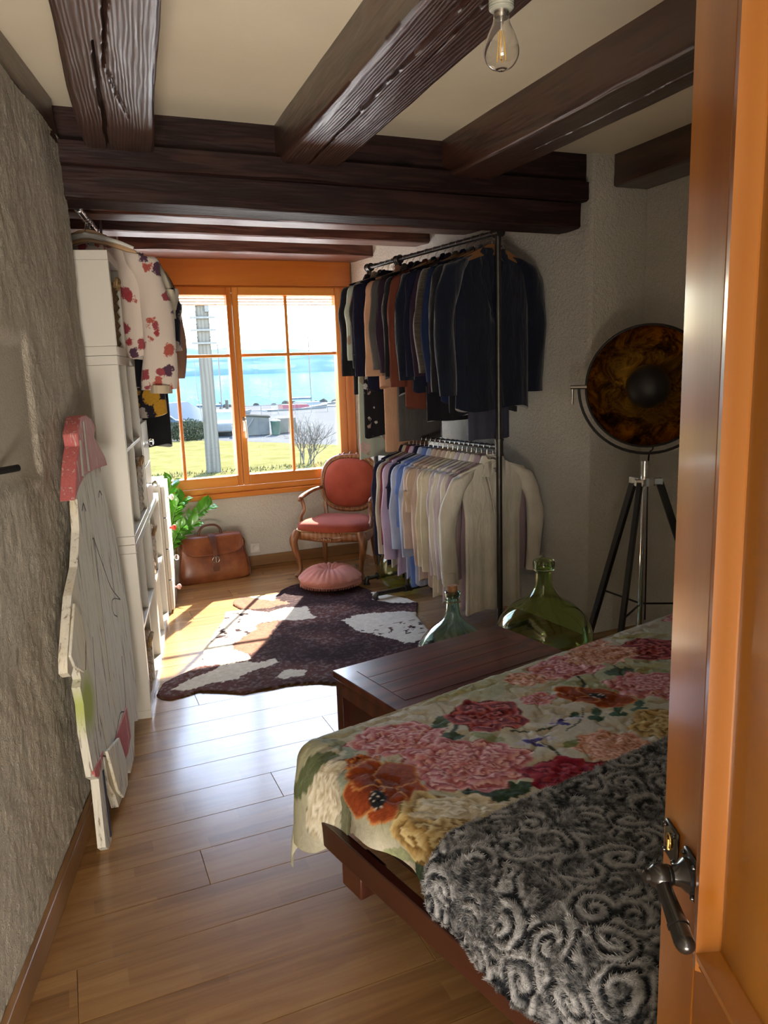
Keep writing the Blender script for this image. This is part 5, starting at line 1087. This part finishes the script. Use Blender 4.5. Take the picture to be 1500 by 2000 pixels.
lid = MB().b2((-.008, -.008, TH-.03), (TW+.008, TD+.008, TH)).build('lid', M_mah, tr_, bevel=.004)
for k in range(4): MB().b2((.06, .055+k*(TD-.11)/4+.001, TH-.002), (TW-.06, .055+(k+1)*(TD-.11)/4-.001, TH+.0015)).build('lid_plank', M_mah, lid, bevel=.0006)
# ---- studio floor lamp
fx, fy = 2.60, 2.90
lp_ = thing('tripod_floor_lamp', 'tripod floor lamp with large gold lined dish shade', 'floor lamp', (fx, fy, 0), R(-48))
M_blk = plain('satin_black', (.012, .012, .013), .45); M_chr = plain('chrome', (.75, .74, .72), .08, .02, 4, metal=1.0)
t = NT('gold_leaf'); t.set(metal=1.0, rough=.32); v = t.coord(); n1 = t.noise(v, 9, 6, .75, .8); t.col(t.ramp(n1, [(.38, (.035, .015, .006)), (.47, (.20, .085, .012)), (.58, (.62, .33, .04)), (.8, (.75, .45, .08))])); t.l(t.ramp(n1, [(.38, (.7,)*3), (.6, (.28,)*3)]), t.p.inputs['Roughness']); t.bump(n1, .3, .006); M_gold = t.m
HUBZ = .965; DZ = 1.425; DR = .288
MB().tube([(0, 0, .22), (0, 0, HUBZ)], .014, 16).build('column', M_chr, lp_); MB().tube([(0, 0, HUBZ), (0, 0, HUBZ+.10)], .018, 16).build('column_top', M_chr, lp_)
hub = MB().lathe([(.02, HUBZ-.02), (.05, HUBZ-.02), (.05, HUBZ+.02), (.02, HUBZ+.02)], 20).build('hub', M_chr, lp_)
for k in range(3):
    a = R(30+k*120-10); u = Vector((math.cos(a), math.sin(a), 0)); MB().box(u*.06+Vector((0, 0, HUBZ)), (.05, .045, .035), Matrix.Rotation(a, 3, 'Z')).build('clamp', M_chr, hub, bevel=.004)
    p0_ = u*.07+Vector((0, 0, HUBZ)); p1_ = u*.40+Vector((0, 0, .0115)); d = (p1_-p0_); rot = d.to_track_quat('Z', 'Y').to_matrix()
    MB().box((p0_+p1_)/2, (.024, .034, d.length), rot).build('leg', M_blk, lp_, bevel=.003); MB().tube([u*.014+Vector((0, 0, .34)), u*.285+Vector((0, 0, .34))], .005, 8).build('brace', M_blk, lp_)
# yoke and dish; local x is the tilt axis, dish opens to -y
yk = [(-(DR+.035), 0, DZ)]+[((DR+.035)*math.cos(R(a)), 0, DZ+(DR+.035)*math.sin(R(a))*1.0) for a in range(185, 360, 6)]+[((DR+.035), 0, DZ)]
MB().tube(yk, .007, 8).build('yoke', M_blk, lp_)
for sx in (-1, 1):
    kb = MB().tube([(sx*(DR-.005), 0, DZ), (sx*(DR+.075), 0, DZ)], .011, 12); kb.tube([(sx*(DR+.066), 0, DZ), (sx*(DR+.066), 0, DZ-.085)], .007, 10); kb.build('tilt_knob', M_chr if sx < 0 else M_blk, lp_)
DM = Matrix.Translation((0, 0, DZ)) @ Matrix.Rotation(R(90-4), 4, 'X')
prof_o = []; prof_i = []
for k in range(15):
    a = R(78)*k/14; prof_o.append((DR*math.sin(a)/math.sin(R(78)), -.175*(math.cos(a)-math.cos(R(78)))/(1-math.cos(R(78))))); 
dm = MB().lathe([(max(.002, r), z) for r, z in prof_o], 64); dm.f = dm.f[:-2]; dsh = dm.build('dish_inside', M_gold, lp_); dsh.matrix_local = DM
dm = MB().lathe([(max(.002, r+.004), z-.005) for r, z in prof_o], 64); dm.f = dm.f[:-2]; do = dm.build('dish_shell', M_blk, lp_); do.matrix_local = DM
rm = MB().tube([(DR*math.cos(a), DR*math.sin(a), 0) for a in [2*math.pi*i/64 for i in range(65)]], .006, 8, False).build('rim', M_blk, lp_); rm.matrix_local = DM
bm2 = MB().lathe([(.012, -.15), (.012, -.06), (.104, -.055), (.106, -.04), (.095, -.012), (.07, .012), (.035, .026), (.002, .03)], 40); bo = bm2.build('bulb_cap', M_blk, lp_); bo.matrix_local = DM
MB().tube(spline([(0, .17, DZ-.05), (.02, .16, DZ-.3), (.01, .05, HUBZ+.09), (.018, .02, .6), (.02, .02, .25)], 8), .004, 7).build('cable', M_blk, lp_)
# ---- bare bulb under the ceiling
bu = thing('pendant_bulb', 'bare filament bulb in a grey socket under the ceiling', 'light bulb', (0.782, 1.262, 2.098))
M_sock = plain('grey_green_bakelite', (.33, .34, .29), .4); gcl = NT('clear_bulb_glass').set(col=(1, 1, 1), rough=0.0, trans=1.0, ior=1.45).m
bp = [(.0135, .052), (.0155, .038), (.0240, .020), (.0305, .000), (.0300, -.016), (.0215, -.030), (.0085, -.037), (.001, -.038)]; sp = spline([Vector((r, 0, z)) for r, z in bp], 5); o_ = [(max(p.x, .0006), p.z) for p in sp]; MB().lathe(o_+[(max(r-.0008, .0004), z+(.0008 if r < .01 else 0)) for r, z in o_[::-1]], 36).build('glass', gcl, bu, angle=70)
MB().lathe([(.0132, .046), (.0136, .056), (.0132, .070)], 20).build('screw_base', M_steel, bu)
sk = MB(); sk.lathe([(.018, .058), (.0205, .060), (.0205, .082), (.0235, .084), (.0245, .100), (.022, .104), (.020, .125), (.021, .128), (.0195, .16), (.012, .175), (.004, .18)], 28)
for k in range(5): sk.tube([(.0208*math.cos(a), .0208*math.sin(a), .062+.0045*k) for a in [2*math.pi*i/20 for i in range(21)]], .0012, 5, False)
sk.build('socket', M_sock, bu, angle=50); MB().tube([(0, 0, .18), (0, 0, CEIL-2.098-.03)], .004, 8).build('cord', M_sock, bu); MB().lathe([(.045, CEIL-2.098-.035), (.05, CEIL-2.098-.01), (.05, CEIL-2.098-.001)], 20).build('ceiling_rose', M_sock, bu)
fm = MB(); 
for k in range(4): a = R(45+90*k); fm.tube([(.004*math.cos(a), .004*math.sin(a), .026), (.0075*math.cos(a), .0075*math.sin(a), -.022)], .0011, 6)
fm.build('filament', plain('amber_filament', (.75, .42, .06), .4), bu); MB().tube([(0, 0, .05), (0, 0, -.02)], .0017, 6).build('glass_stem', gcl, bu)
# ============================================================ bed
BA = R(12.5); BO = Vector((0.580, 1.953, 0)); BL, BWD, MT = 2.02, 1.42, 0.485
# bed local: x runs from the foot end to the wall, y towards the window (mattress lies at y from -BWD to 0)
bed = thing('bed', 'low wooden bed with red mattress cover under floral quilt', 'bed', BO, BA)
M_bedw = wood('reddish_bed_wood', (.030, .009, .006), (.068, .021, .012), 'x', 1.0, .32, .3, .06); M_bedy = wood('reddish_bed_wood_cross', (.030, .009, .006), (.068, .021, .012), 'y', 1.0, .32, .3, .06)
M_redc = cloth('dark_red_cover', (.085, .006, .010))
MB().b2((-.062, -BWD-.05, .262), (-.034, -.10, .335)).build('foot_rail', M_bedy, bed, bevel=.004)
MB().b2((-.045, -.09, .25), (BL, -.06, .30)).build('side_rail', M_bedw, bed, bevel=.004); MB().b2((-.045, -BWD+.02, .25), (BL, -BWD+.05, .30)).build('side_rail', M_bedw, bed, bevel=.004)
for y_ in (-.25, -BWD+.22): MB().b2((-.055, y_-.045, .192), (.03, y_+.045, .262)).build('foot_block', M_bedy, bed, bevel=.004)
for x in (.45, 1.75):
    for y_ in (-.25, -BWD+.25): MB().b2((x-.04, y_-.04, 0), (x+.04, y_+.04, .25)).build('leg', M_bedw, bed, bevel=.004)
for k in range(11): MB().b2((.03+k*.19, -BWD+.02, .300), (.11+k*.19, -.06, .318)).build('slat', M_bedy, bed, bevel=.002)
MB().b2((.005, -BWD+.02, .319), (BL-.01, -.01, MT-.012)).build('mattress', M_redc, bed, bevel=.045, seg=4)
def drape(u, w, top, r=.055, far=True):
    """cloth coordinates (u from the foot edge, w from the far edge) to bed local points"""
    du = np.maximum(0, -u); dv = np.maximum(0, -w) if far else 0*w
    d = np.hypot(du, dv)+1e-9; cx = du/d; cy = dv/d; th = np.clip(d/r, 0, math.pi/2)
    hor = r*np.sin(th); drop = r*(1-np.cos(th))+np.maximum(0, d-r*math.pi/2)
    hor = hor+.10*np.maximum(0, d-r*math.pi/2)*.6
    x = np.where(du > 0, -hor*cx, u); y = np.where(dv > 0, hor*cy, -w)
    return x, y, top-drop, d
# ---- printed quilt
st_ = .0052; uu = np.arange(-.135, 1.96, st_); ww = np.arange(-.30, BWD-.02, st_); U, Wc = np.meshgrid(uu, ww, indexing='ij')
C = np.zeros(U.shape+(3,)); bgn = fbm(U*3.2, Wc*3.2, 4)[..., None]
C[:] = np.array((.46, .43, .35))*(1-sm(.4, .65, bgn))+np.array((.34, .34, .22))*sm(.4, .65, bgn)
wu = U+.006*(fbm(U*40, Wc*40, 3)-.45); wv_ = Wc+.006*(fbm(U*40+9, Wc*40, 3)-.45)
fine = fbm(U*130, Wc*130, 2)
def put(mask, col):
    m = np.clip(mask, 0, 1)[..., None]; C[:] = C*(1-m)+col*m
def local(cx, cy, rot):
    c, s = math.cos(rot), math.sin(rot); a = wu-cx; b = wv_-cy; return a*c+b*s, -a*s+b*c
def peony(cx, cy, rx, ry, rot, dark, mid, light, k=9, rings=5, seed=0):
    rx *= 1.24; ry *= 1.24; x, y = local(cx, cy, rot); r = np.hypot(x/rx, y/ry); th = np.arctan2(y/ry, x/rx)
    k = max(5, int(k*.62)); rings = max(2, rings-1); edge = 1+.09*np.sin(k*th+seed)+.05*np.sin((2*k+1)*th+seed*2)+.10*(fbm(th*2+seed, r*0+seed, 3)-.45)
    q_ = r/edge; t_ = q_*rings+.35*np.sin(k*th+seed+np.floor(q_*rings)*1.9)+.40*(fbm(x*22+seed, y*22, 3)-.45); fr_ = t_-np.floor(t_)
    streak = .5+.5*np.sin(th*46+fine*5); sh_ = np.clip(fr_*1.1+.15*(streak-.5)+.25*(fine-.45), 0, 1)[..., None]
    col = np.where(sh_ < .5, np.array(dark)+(np.array(mid)-np.array(dark))*sh_*2, np.array(mid)+(np.array(light)-np.array(mid))*(sh_*2-1))
    put(sm(1.0, .96, q_), col)
def poppy(cx, cy, rx, ry, rot, dark, mid, light, n=5, seed=0, eye=(0, 0)):
    x, y = local(cx, cy, rot); 
    for k in range(n):
        a = 2*math.pi*k/n+seed; px, py = .52*math.cos(a)*rx, .52*math.sin(a)*ry; xx, yy = x-px, y-py; r = np.hypot(xx/(rx*.56), yy/(ry*.56)); th = np.arctan2(yy, xx)
        e = 1+.08*np.sin(5*th+k)+.12*(fbm(th*2+k, r*0+seed, 3)-.45); rad = np.hypot(x/rx, y/ry)
        v_ = np.clip(.15+.55*rad+.35*(fbm(np.arctan2(y, x)*16, rad*3, 3)-.45)+.25*(fine-.45), 0, 1)[..., None]; rim = sm(.86, .95, r/e)[..., None]
        col = np.array(dark)+(np.array(mid)-np.array(dark))*v_*1.1; col = col*(1-rim*.75)+np.array(light)*rim*.75; put(sm(1, .97, r/e), col)
    ex, ey = x-eye[0]*rx, y-eye[1]*ry; re = np.hypot(ex/(rx*.22), ey/(ry*.26)); dots = (np.sin(ex*900)*np.sin(ey*900) > .55)[..., None]
    put(sm(1.1, .9, re+.3*(fine-.45)), np.where(dots, np.array((.5, .45, .38)), np.array((.012, .012, .016))))
def leaf(cx, cy, L, wd, rot, col=(.035, .075, .045), seed=0):
    x, y = local(cx, cy, rot); t_ = x/L; hw = wd*np.sqrt(np.clip(1-t_**2, 0, 1))*(1+.12*np.sin(t_*20+seed)); m = (np.abs(y) < hw) & (np.abs(t_) < 1)
    rib = sm(.10, .02, np.abs(y)/(wd+1e-6))+.5*sm(.25, .05, np.abs(((x-np.abs(y)*.8)/L*7) % 1-.5)*2); c2 = np.array(col)*(0.75+.7*fbm(x*60, y*60, 3)[..., None])+np.array((.08, .11, .06))*np.clip(rib, 0, 1)[..., None]*.5
    put(m.astype(float), c2)
def stemline(x0, y0, x1, y1, wd=.006, bend=.02, col=(.045, .06, .05)):
    d = np.array((x1-x0, y1-y0)); L = np.hypot(*d); d = d/L; a = (wu-x0)*d[0]+(wv_-y0)*d[1]; b = -(wu-x0)*d[1]+(wv_-y0)*d[0]; b = b-bend*np.sin(np.clip(a/L, 0, 1)*math.pi)
    put(((np.abs(b) < wd) & (a > 0) & (a < L)).astype(float), np.array(col))
RD = ((.055, .006, .010), (.22, .030, .038), (.46, .14, .13)); PK = ((.24, .050, .065), (.47, .17, .19), (.66, .42, .41)); OR = ((.070, .012, .005), (.34, .068, .018), (.58, .27, .09)); CRM = ((.09, .004, .014), (.25, .014, .035), (.33, .045, .06)); PE = ((.30, .10, .06), (.54, .27, .19), (.68, .46, .36)); OC = ((.15, .085, .022), (.40, .27, .10), (.58, .47, .24)); CW = ((.35, .30, .20), (.54, .49, .37), (.66, .62, .52))
rq = random.Random(11)
for k in range(46):      # pale sprays and leaves in the ground of the print
    x = rq.uniform(-.15, 1.95); y_ = rq.uniform(-.15, 1.35); leaf(x, y_, rq.uniform(.05, .10), rq.uniform(.015, .03), rq.uniform(0, 6), rq.choice([(.24, .26, .15), (.30, .28, .14), (.22, .25, .20)]), k)
for a in ((.30, .22, .44, .10, .007), (.05, .24, -.01, .13, .008), (.03, .20, .12, .12, .008), (.48, .30, .64, .36, .004), (.84, .25, .93, .16, .006), (.20, .50, .27, .44, .003), (.44, .52, .50, .40, .005), (1.02, .26, 1.10, .18, .006), (.60, .40, .76, .33, .003)): stemline(*a)
for l in ((.292, .206, .075, .026, .4, (.05, .075, .055)), (.24, .19, .06, .022, -.5), (.246, .525, .075, .030, .2, (.030, .055, .035)), (.18, .49, .045, .028, 1.2, (.028, .045, .045)), (-.09, .579, .055, .040, 1.0, (.022, .042, .022)), (-.13, .54, .05, .018, .4, (.03, .05, .03)), (-.05, .62, .05, .016, 2.2, (.03, .05, .03)), (1.067, .232, .06, .028, .2, (.06, .09, .06)), (.35, .14, .06, .025, 2.4, (.07, .10, .07)), (-.07, .12, .06, .03, 1.1, (.13, .14, .08)), (-.10, .22, .05, .035, .2, (.16, .16, .10))): leaf(*l)
for k in range(7):       # rowan-like sprig
    leaf(.70+.035*k, .372+.012*k+(.020 if k % 2 else -.020), .028, .016, .5 if k % 2 else -.6, (.040, .085, .060), k)
peony(.196, .127, .115, .075, .3, *PK, k=11, seed=1.2); peony(.256, .359, .150, .112, .6, *PK, k=13, rings=6, seed=4.1); peony(.04, .175, .045, .03, .4, *OR, k=7, seed=3); poppy(.02, .305, .105, .125, .5, *OR, n=5, seed=.5, eye=(-.2, .45))
peony(.015, .545, .095, .125, .2, *OC, k=7, rings=4, seed=2.4); peony(-.06, .13, .055, .05, .9, *CW, k=7, rings=3, seed=4.4); leaf(-.03, .06, .07, .022, .9, (.10, .12, .06)); leaf(.40, .29, .05, .02, 1.1, (.20, .22, .12)); leaf(.58, .47, .05, .016, .3, (.16, .19, .09)); peony(.78, .07, .06, .045, .4, *PE, k=8, rings=3, seed=5.2); peony(.10, .50, .09, .04, .5, *CW, k=6, rings=3, seed=7); peony(.495, .185, .098, .088, .7, *RD, k=8, rings=4, seed=5.5); peony(.429, .555, .100, .062, .5, *CRM, k=6, rings=2, seed=9.1)
peony(.637, .545, .088, .072, .6, *PE, k=14, rings=6, seed=2.2); poppy(.846, .300, .130, .060, 1.05, *OR, n=5, seed=1.1, eye=(.1, -.1)); peony(.975, .085, .120, .075, .2, *PK, k=9, rings=5, seed=8.8); peony(1.06, .37, .125, .085, .6, *PK, k=11, rings=5, seed=6.3); peony(1.329, .173, .110, .090, .3, *RD, k=8, rings=4, seed=1.9); peony(.86, .555, .095, .075, .2, *OC, k=8, rings=4, seed=3.7); peony(.70, .20, .05, .035, .2, *PK, k=7, rings=3, seed=6.6)
for (x, y_, rt) in ((.487, .384, .7), (.64, .348, .5)):      # blue columbines
    for k in range(5): leaf(x-.03+.018*k, y_+.012*math.sin(k*2.1), .034, .010, rt+.5*math.sin(k*1.7), (.055, .045, .20) if k % 2 else (.40, .38, .44), k)
pal = [RD, PK, OR, PE, OC, CRM, PK]; done = [(.2, .13), (.26, .36), (.02, .3), (.02, .57), (.5, .18), (.43, .55), (.64, .55), (.85, .3), (.97, .08), (1.06, .37), (1.33, .17), (.86, .55), (.7, .2), (.49, .38), (.64, .35), (.72, .38), (.8, .4)]
for k in range(60):
    x = rq.uniform(.1, 1.9); y_ = rq.uniform(-.1, 1.35)
    if min(math.hypot(x-a, y_-b) for a, b in done) < .17 or (x < .95 and y_ < .62): continue
    done.append((x, y_)); peony(x, y_, rq.uniform(.08, .13), rq.uniform(.065, .1), rq.uniform(0, 3), *rq.choice(pal), k=rq.randint(6, 13), rings=rq.randint(3, 6), seed=k*1.3)
C *= (0.86+.28*fine[..., None])
Ud = np.where(U < 0, U*(1+1.35*sm(.34, .04, Wc)), U)
X, Y, Z, D_ = drape(Ud, Wc, MT+.018)
wr = fbm(U*7, Wc*7, 3); ridged = np.abs(fbm(U*16+wr*1.5, Wc*16, 3)-.47)
Z = Z+np.where(D_ < .03, .016*(fbm(U*3, Wc*3, 3)-.45)-.012*sm(.10, .0, ridged)*.5+.004*(fbm(U*45, Wc*30, 3)-.45), 0)
hang = sm(.05, .16, D_); X = X-np.where(U < 0, hang*.022*np.sin(Wc*21+2*wr)*1.0, 0); Z = Z+hang*.012*(fbm(Wc*9, U*2, 3)-.45)
t = NT('printed_quilt'); t.set(rough=.8, spec=.15); a_ = t.new('ShaderNodeVertexColor', layer_name='Col'); t.col(a_.outputs[0]); v = t.coord('Object', (1, 1, 1)); vn = t.noise(v, 26, 4, .6, 1.2); b_ = t.bump(vn, .45, .010); t.bump(t.noise(v, 500, 2), .1, .002, b_); M_quilt = t.m
P_ = np.stack([X, Y, Z], -1)
qo = link('floral_quilt', gridmesh('floral_quilt', P_, M_quilt, C)); qo.location = BO; qo.rotation_euler = (0, 0, BA); tag(qo, 'cream quilt printed with large peonies and poppies on the bed', 'quilt')
# ---- fleece throw with rose relief
st_ = .0034; uu = np.arange(-.185, 1.15, st_); ww = np.arange(0.0, .86, st_); U, V = np.meshgrid(uu, ww, indexing='ij')
Wb = .600+.055*U+V; Wb = np.where(U < 0, .600+V-.15*U, Wb)
rs2 = np.random.RandomState(5); cen = []
for k in range(4000):
    p = (rs2.uniform(-.3, 1.2), rs2.uniform(.5, 1.6))
    if all((p[0]-c[0])**2+(p[1]-c[1])**2 > .074**2 for c in cen): cen.append(p)
best = np.full(U.shape, 9.0); bi = np.zeros(U.shape, int); second = np.full(U.shape, 9.0)
qx = U+.018*(fbm(U*14, Wb*14, 3)-.45)*2; qy = Wb+.018*(fbm(U*14+40, Wb*14, 3)-.45)*2
for i, c in enumerate(cen):
    d = np.hypot(qx-c[0], qy-c[1]); second = np.where(d < best, best, np.minimum(second, d)); bi = np.where(d < best, i, bi); best = np.minimum(best, d)
ca = np.array(cen); th = np.arctan2(qy-ca[bi, 1], qx-ca[bi, 0]); sgn = np.where(bi % 2 == 0, 1, -1)
ph = best/.026*2*math.pi-sgn*th*1.0+bi*1.7+5.0*(fbm(U*22, Wb*22, 3)-.45)
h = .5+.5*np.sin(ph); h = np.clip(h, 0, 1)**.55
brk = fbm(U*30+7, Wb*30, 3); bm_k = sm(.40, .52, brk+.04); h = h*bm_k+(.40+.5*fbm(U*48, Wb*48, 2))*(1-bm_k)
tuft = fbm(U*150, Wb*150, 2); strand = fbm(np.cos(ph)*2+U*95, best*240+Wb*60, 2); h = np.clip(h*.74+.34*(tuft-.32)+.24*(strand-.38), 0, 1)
X, Y, Z, D_ = drape(U, Wb, MT+.058, .085, False)
lump = .020*(fbm(U*4, Wb*4, 2)-.45)*sm(.12, 0, D_); disp = .017*(h-.5)
nx_ = -sm(0, .09, D_); nz_ = 1-.9*sm(0, .10, D_); X = X+disp*nx_+np.where(U < 0, -sm(.06, .2, D_)*.018*np.sin(Wb*16), 0)-.015*sm(.02, .1, D_); Z = Z+disp*nz_+lump
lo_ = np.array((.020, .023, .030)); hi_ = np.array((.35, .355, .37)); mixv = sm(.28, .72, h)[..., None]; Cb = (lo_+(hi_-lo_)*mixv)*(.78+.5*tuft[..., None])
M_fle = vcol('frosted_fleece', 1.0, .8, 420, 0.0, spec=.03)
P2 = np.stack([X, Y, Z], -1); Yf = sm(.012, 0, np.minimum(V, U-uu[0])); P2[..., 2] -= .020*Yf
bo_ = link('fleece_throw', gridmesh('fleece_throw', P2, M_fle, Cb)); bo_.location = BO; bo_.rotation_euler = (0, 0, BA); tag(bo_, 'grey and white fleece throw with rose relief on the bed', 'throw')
# pile: short fibres standing on the relief, light at the tips
rng = np.random.RandomState(8); nP = 210000; ii = rng.randint(1, P2.shape[0]-1, nP); jj = rng.randint(1, P2.shape[1]-1, nP)
edge_i = np.concatenate([np.zeros(9000, int), rng.randint(0, P2.shape[0]-1, 9000)]); edge_j = np.concatenate([rng.randint(0, P2.shape[1]-1, 9000), np.zeros(9000, int)])
ii = np.concatenate([ii, edge_i]); jj = np.concatenate([jj, edge_j])
gU = np.gradient(P2, axis=0); gV = np.gradient(P2, axis=1); Nn = np.cross(gU, gV); Nn /= np.linalg.norm(Nn, axis=-1, keepdims=True)+1e-9; Nn = np.where(Nn[..., 2:3] < -.2, -Nn, Nn)
flow = np.stack([np.cos(th+sgn*1.3), -np.sin(th+sgn*1.3), 0*th], -1)
root = P2[ii, jj]+(rng.rand(len(ii), 3)-.5)*.004; Nr = Nn[ii, jj]; Nr = np.where((X[ii, jj] < -.03)[:, None] & (Nr[:, :1] > 0), -Nr, Nr)
dirv = Nr*.8+flow[ii, jj]*.75+rng.randn(len(ii), 3)*.30; dirv /= np.linalg.norm(dirv, axis=1, keepdims=True); Lb = (.0045+.0055*rng.rand(len(ii)))[:, None]
side = np.cross(dirv, rng.randn(len(ii), 3)); side /= np.linalg.norm(side, axis=1, keepdims=True)+1e-9; side *= .0006
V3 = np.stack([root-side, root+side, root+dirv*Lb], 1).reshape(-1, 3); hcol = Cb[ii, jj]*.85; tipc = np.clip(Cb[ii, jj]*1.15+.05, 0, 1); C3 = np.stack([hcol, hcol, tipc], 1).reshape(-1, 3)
me = bpy.data.meshes.new('pile'); me.vertices.add(len(V3)); me.vertices.foreach_set('co', V3.astype(np.float32).ravel()); nT = len(V3)//3; me.loops.add(nT*3); me.loops.foreach_set('vertex_index', np.arange(nT*3).astype(np.int32)); me.polygons.add(nT); me.polygons.foreach_set('loop_start', (np.arange(nT)*3).astype(np.int32)); me.update(calc_edges=True)
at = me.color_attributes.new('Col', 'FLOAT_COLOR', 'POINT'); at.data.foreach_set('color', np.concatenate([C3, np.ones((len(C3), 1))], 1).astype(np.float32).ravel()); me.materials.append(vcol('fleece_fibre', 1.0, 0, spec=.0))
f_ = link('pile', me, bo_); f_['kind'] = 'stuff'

# ============================================================ the open door beside the camera
DA = R(22.5); DE = Vector((0.644, 0.666, 0)); drz = math.atan2(-math.cos(DA), -math.sin(DA))
door = thing('door_1', None, None, DE, drz); door['kind'] = 'structure'
M_dv = wood('honey_pine_upright', srgb(112, 61, 10), srgb(144, 88, 24), 'z', .7, .30, .5, .05); M_dx = wood('honey_pine_cross', srgb(112, 61, 10), srgb(144, 88, 24), 'x', .7, .30, .5, .05); M_dp = wood('honey_pine_panel', srgb(120, 72, 14), srgb(150, 97, 30), 'z', .5, .34, .4, .04)
DW, DH, ST, MO = .82, 2.06, .106, .036; MZ = .880
for x0, x1 in ((0, ST), (DW-ST, DW)): MB().b2((x0, 0, .01), (x1, .042, DH)).build('stile', M_dv, door, bevel=.004)
for z0, z1 in ((.01, .20), (MZ-.16, MZ), (DH-.12, DH)): MB().b2((ST, .0, z0), (DW-ST, .042, z1)).build('rail', M_dx, door, bevel=.002)
def mould(p0_, p1_, inward, mt):
    prof = [(0, .012), (0, -.003), (.006, -.006), (.010, -.002), (.013, -.008), (.022, -.009), (.026, -.002), (.030, .002), (MO, .010), (MO, .014)]
    a = Vector(p0_); b = Vector(p1_); d = (b-a).normalized(); i_ = Vector(inward)
    MB().loft([[p+i_*u+Vector((0, y, 0)) for u, y in prof] for p in (a+d*0, b)], closed=True).build('moulding', mt, door, angle=30)
for z0, z1 in ((MZ, DH-.12), (.20, MZ-.16)):
    mould((ST, 0, z0), (ST, 0, z1), (1, 0, 0), M_dv); mould((DW-ST, 0, z0), (DW-ST, 0, z1), (-1, 0, 0), M_dv); mould((ST, 0, z0), (DW-ST, 0, z0), (0, 0, 1), M_dx); mould((ST, 0, z1), (DW-ST, 0, z1), (0, 0, -1), M_dx)
    MB().b2((ST, .012, z0), (DW-ST, .030, z1)).build('panel', M_dp, door)
M_irn = plain('black_lacquered_iron', (.010, .009, .009), .22, .2, 30, spec=.6)
ep = MB().b2((.016, -.005, .951), (.053, .0, .997)).build('escutcheon', M_irn, door, bevel=.0025)
for x, z in ((.021, .957), (.048, .957), (.021, .991), (.048, .991)): MB().ball((x, -.006, z), .003, 8, 6).build('screw', M_irn, ep)
kh = MB().tube([(.0345, -.0062, .980), (.0345, -.0062, .966)], .003, 8); kh.tube([(.0345+.006*math.cos(a), -.0065, .977+.009*math.sin(a)) for a in [2*math.pi*i/14 for i in range(15)]], .0011, 5, False); kh.build('keyhole', M_brass, ep)
rs = MB().b2((.074, -.006, .949), (.113, .0, .999)).build('rosette', M_irn, door, bevel=.003)
for x, z in ((.079, .955), (.108, .955), (.079, .993), (.108, .993)): MB().ball((x, -.007, z), .003, 8, 6).build('screw', M_irn, rs)
hd = MB().lathe([(.019, .0), (.019, .006), (.013, .012), (.0105, .020), (.0125, .024), (.0105, .028), (.0105, .032)], 20, (.0935, -.005, .974), Matrix.Rotation(R(90), 3, 'X'))
hd.build('neck', M_irn, rs)
lv = MB().ball((.0935, -.038, .974), (.0145, .0155, .0145), 16, 10); lv.lathe([(.007, .0), (.007, .006), (.003, .009)], 12, (.0935, -.050, .974), Matrix.Rotation(R(90), 3, 'X'))
lv.tube(spline([(.096, -.038, .972), (.118, -.038, .964), (.138, -.038, .957), (.164, -.038, .948)], 6), [.0085, .0085, .0095, .0105, .011], 14)
lv.ball((.165, -.038, .948), (.012, .011, .011), 14, 8); lv.tube([(.146, -.038, .9545), (.149, -.038, .9535)], .0118, 14); lv.build('lever', M_irn, door, angle=50)
MB().b2((DW-.012, -.012, .25), (DW+.02, .02, .35)).build('hinge', M_irn, door, bevel=.003); MB().b2((DW-.012, -.012, 1.7), (DW+.02, .02, 1.8)).build('hinge', M_irn, door, bevel=.003)
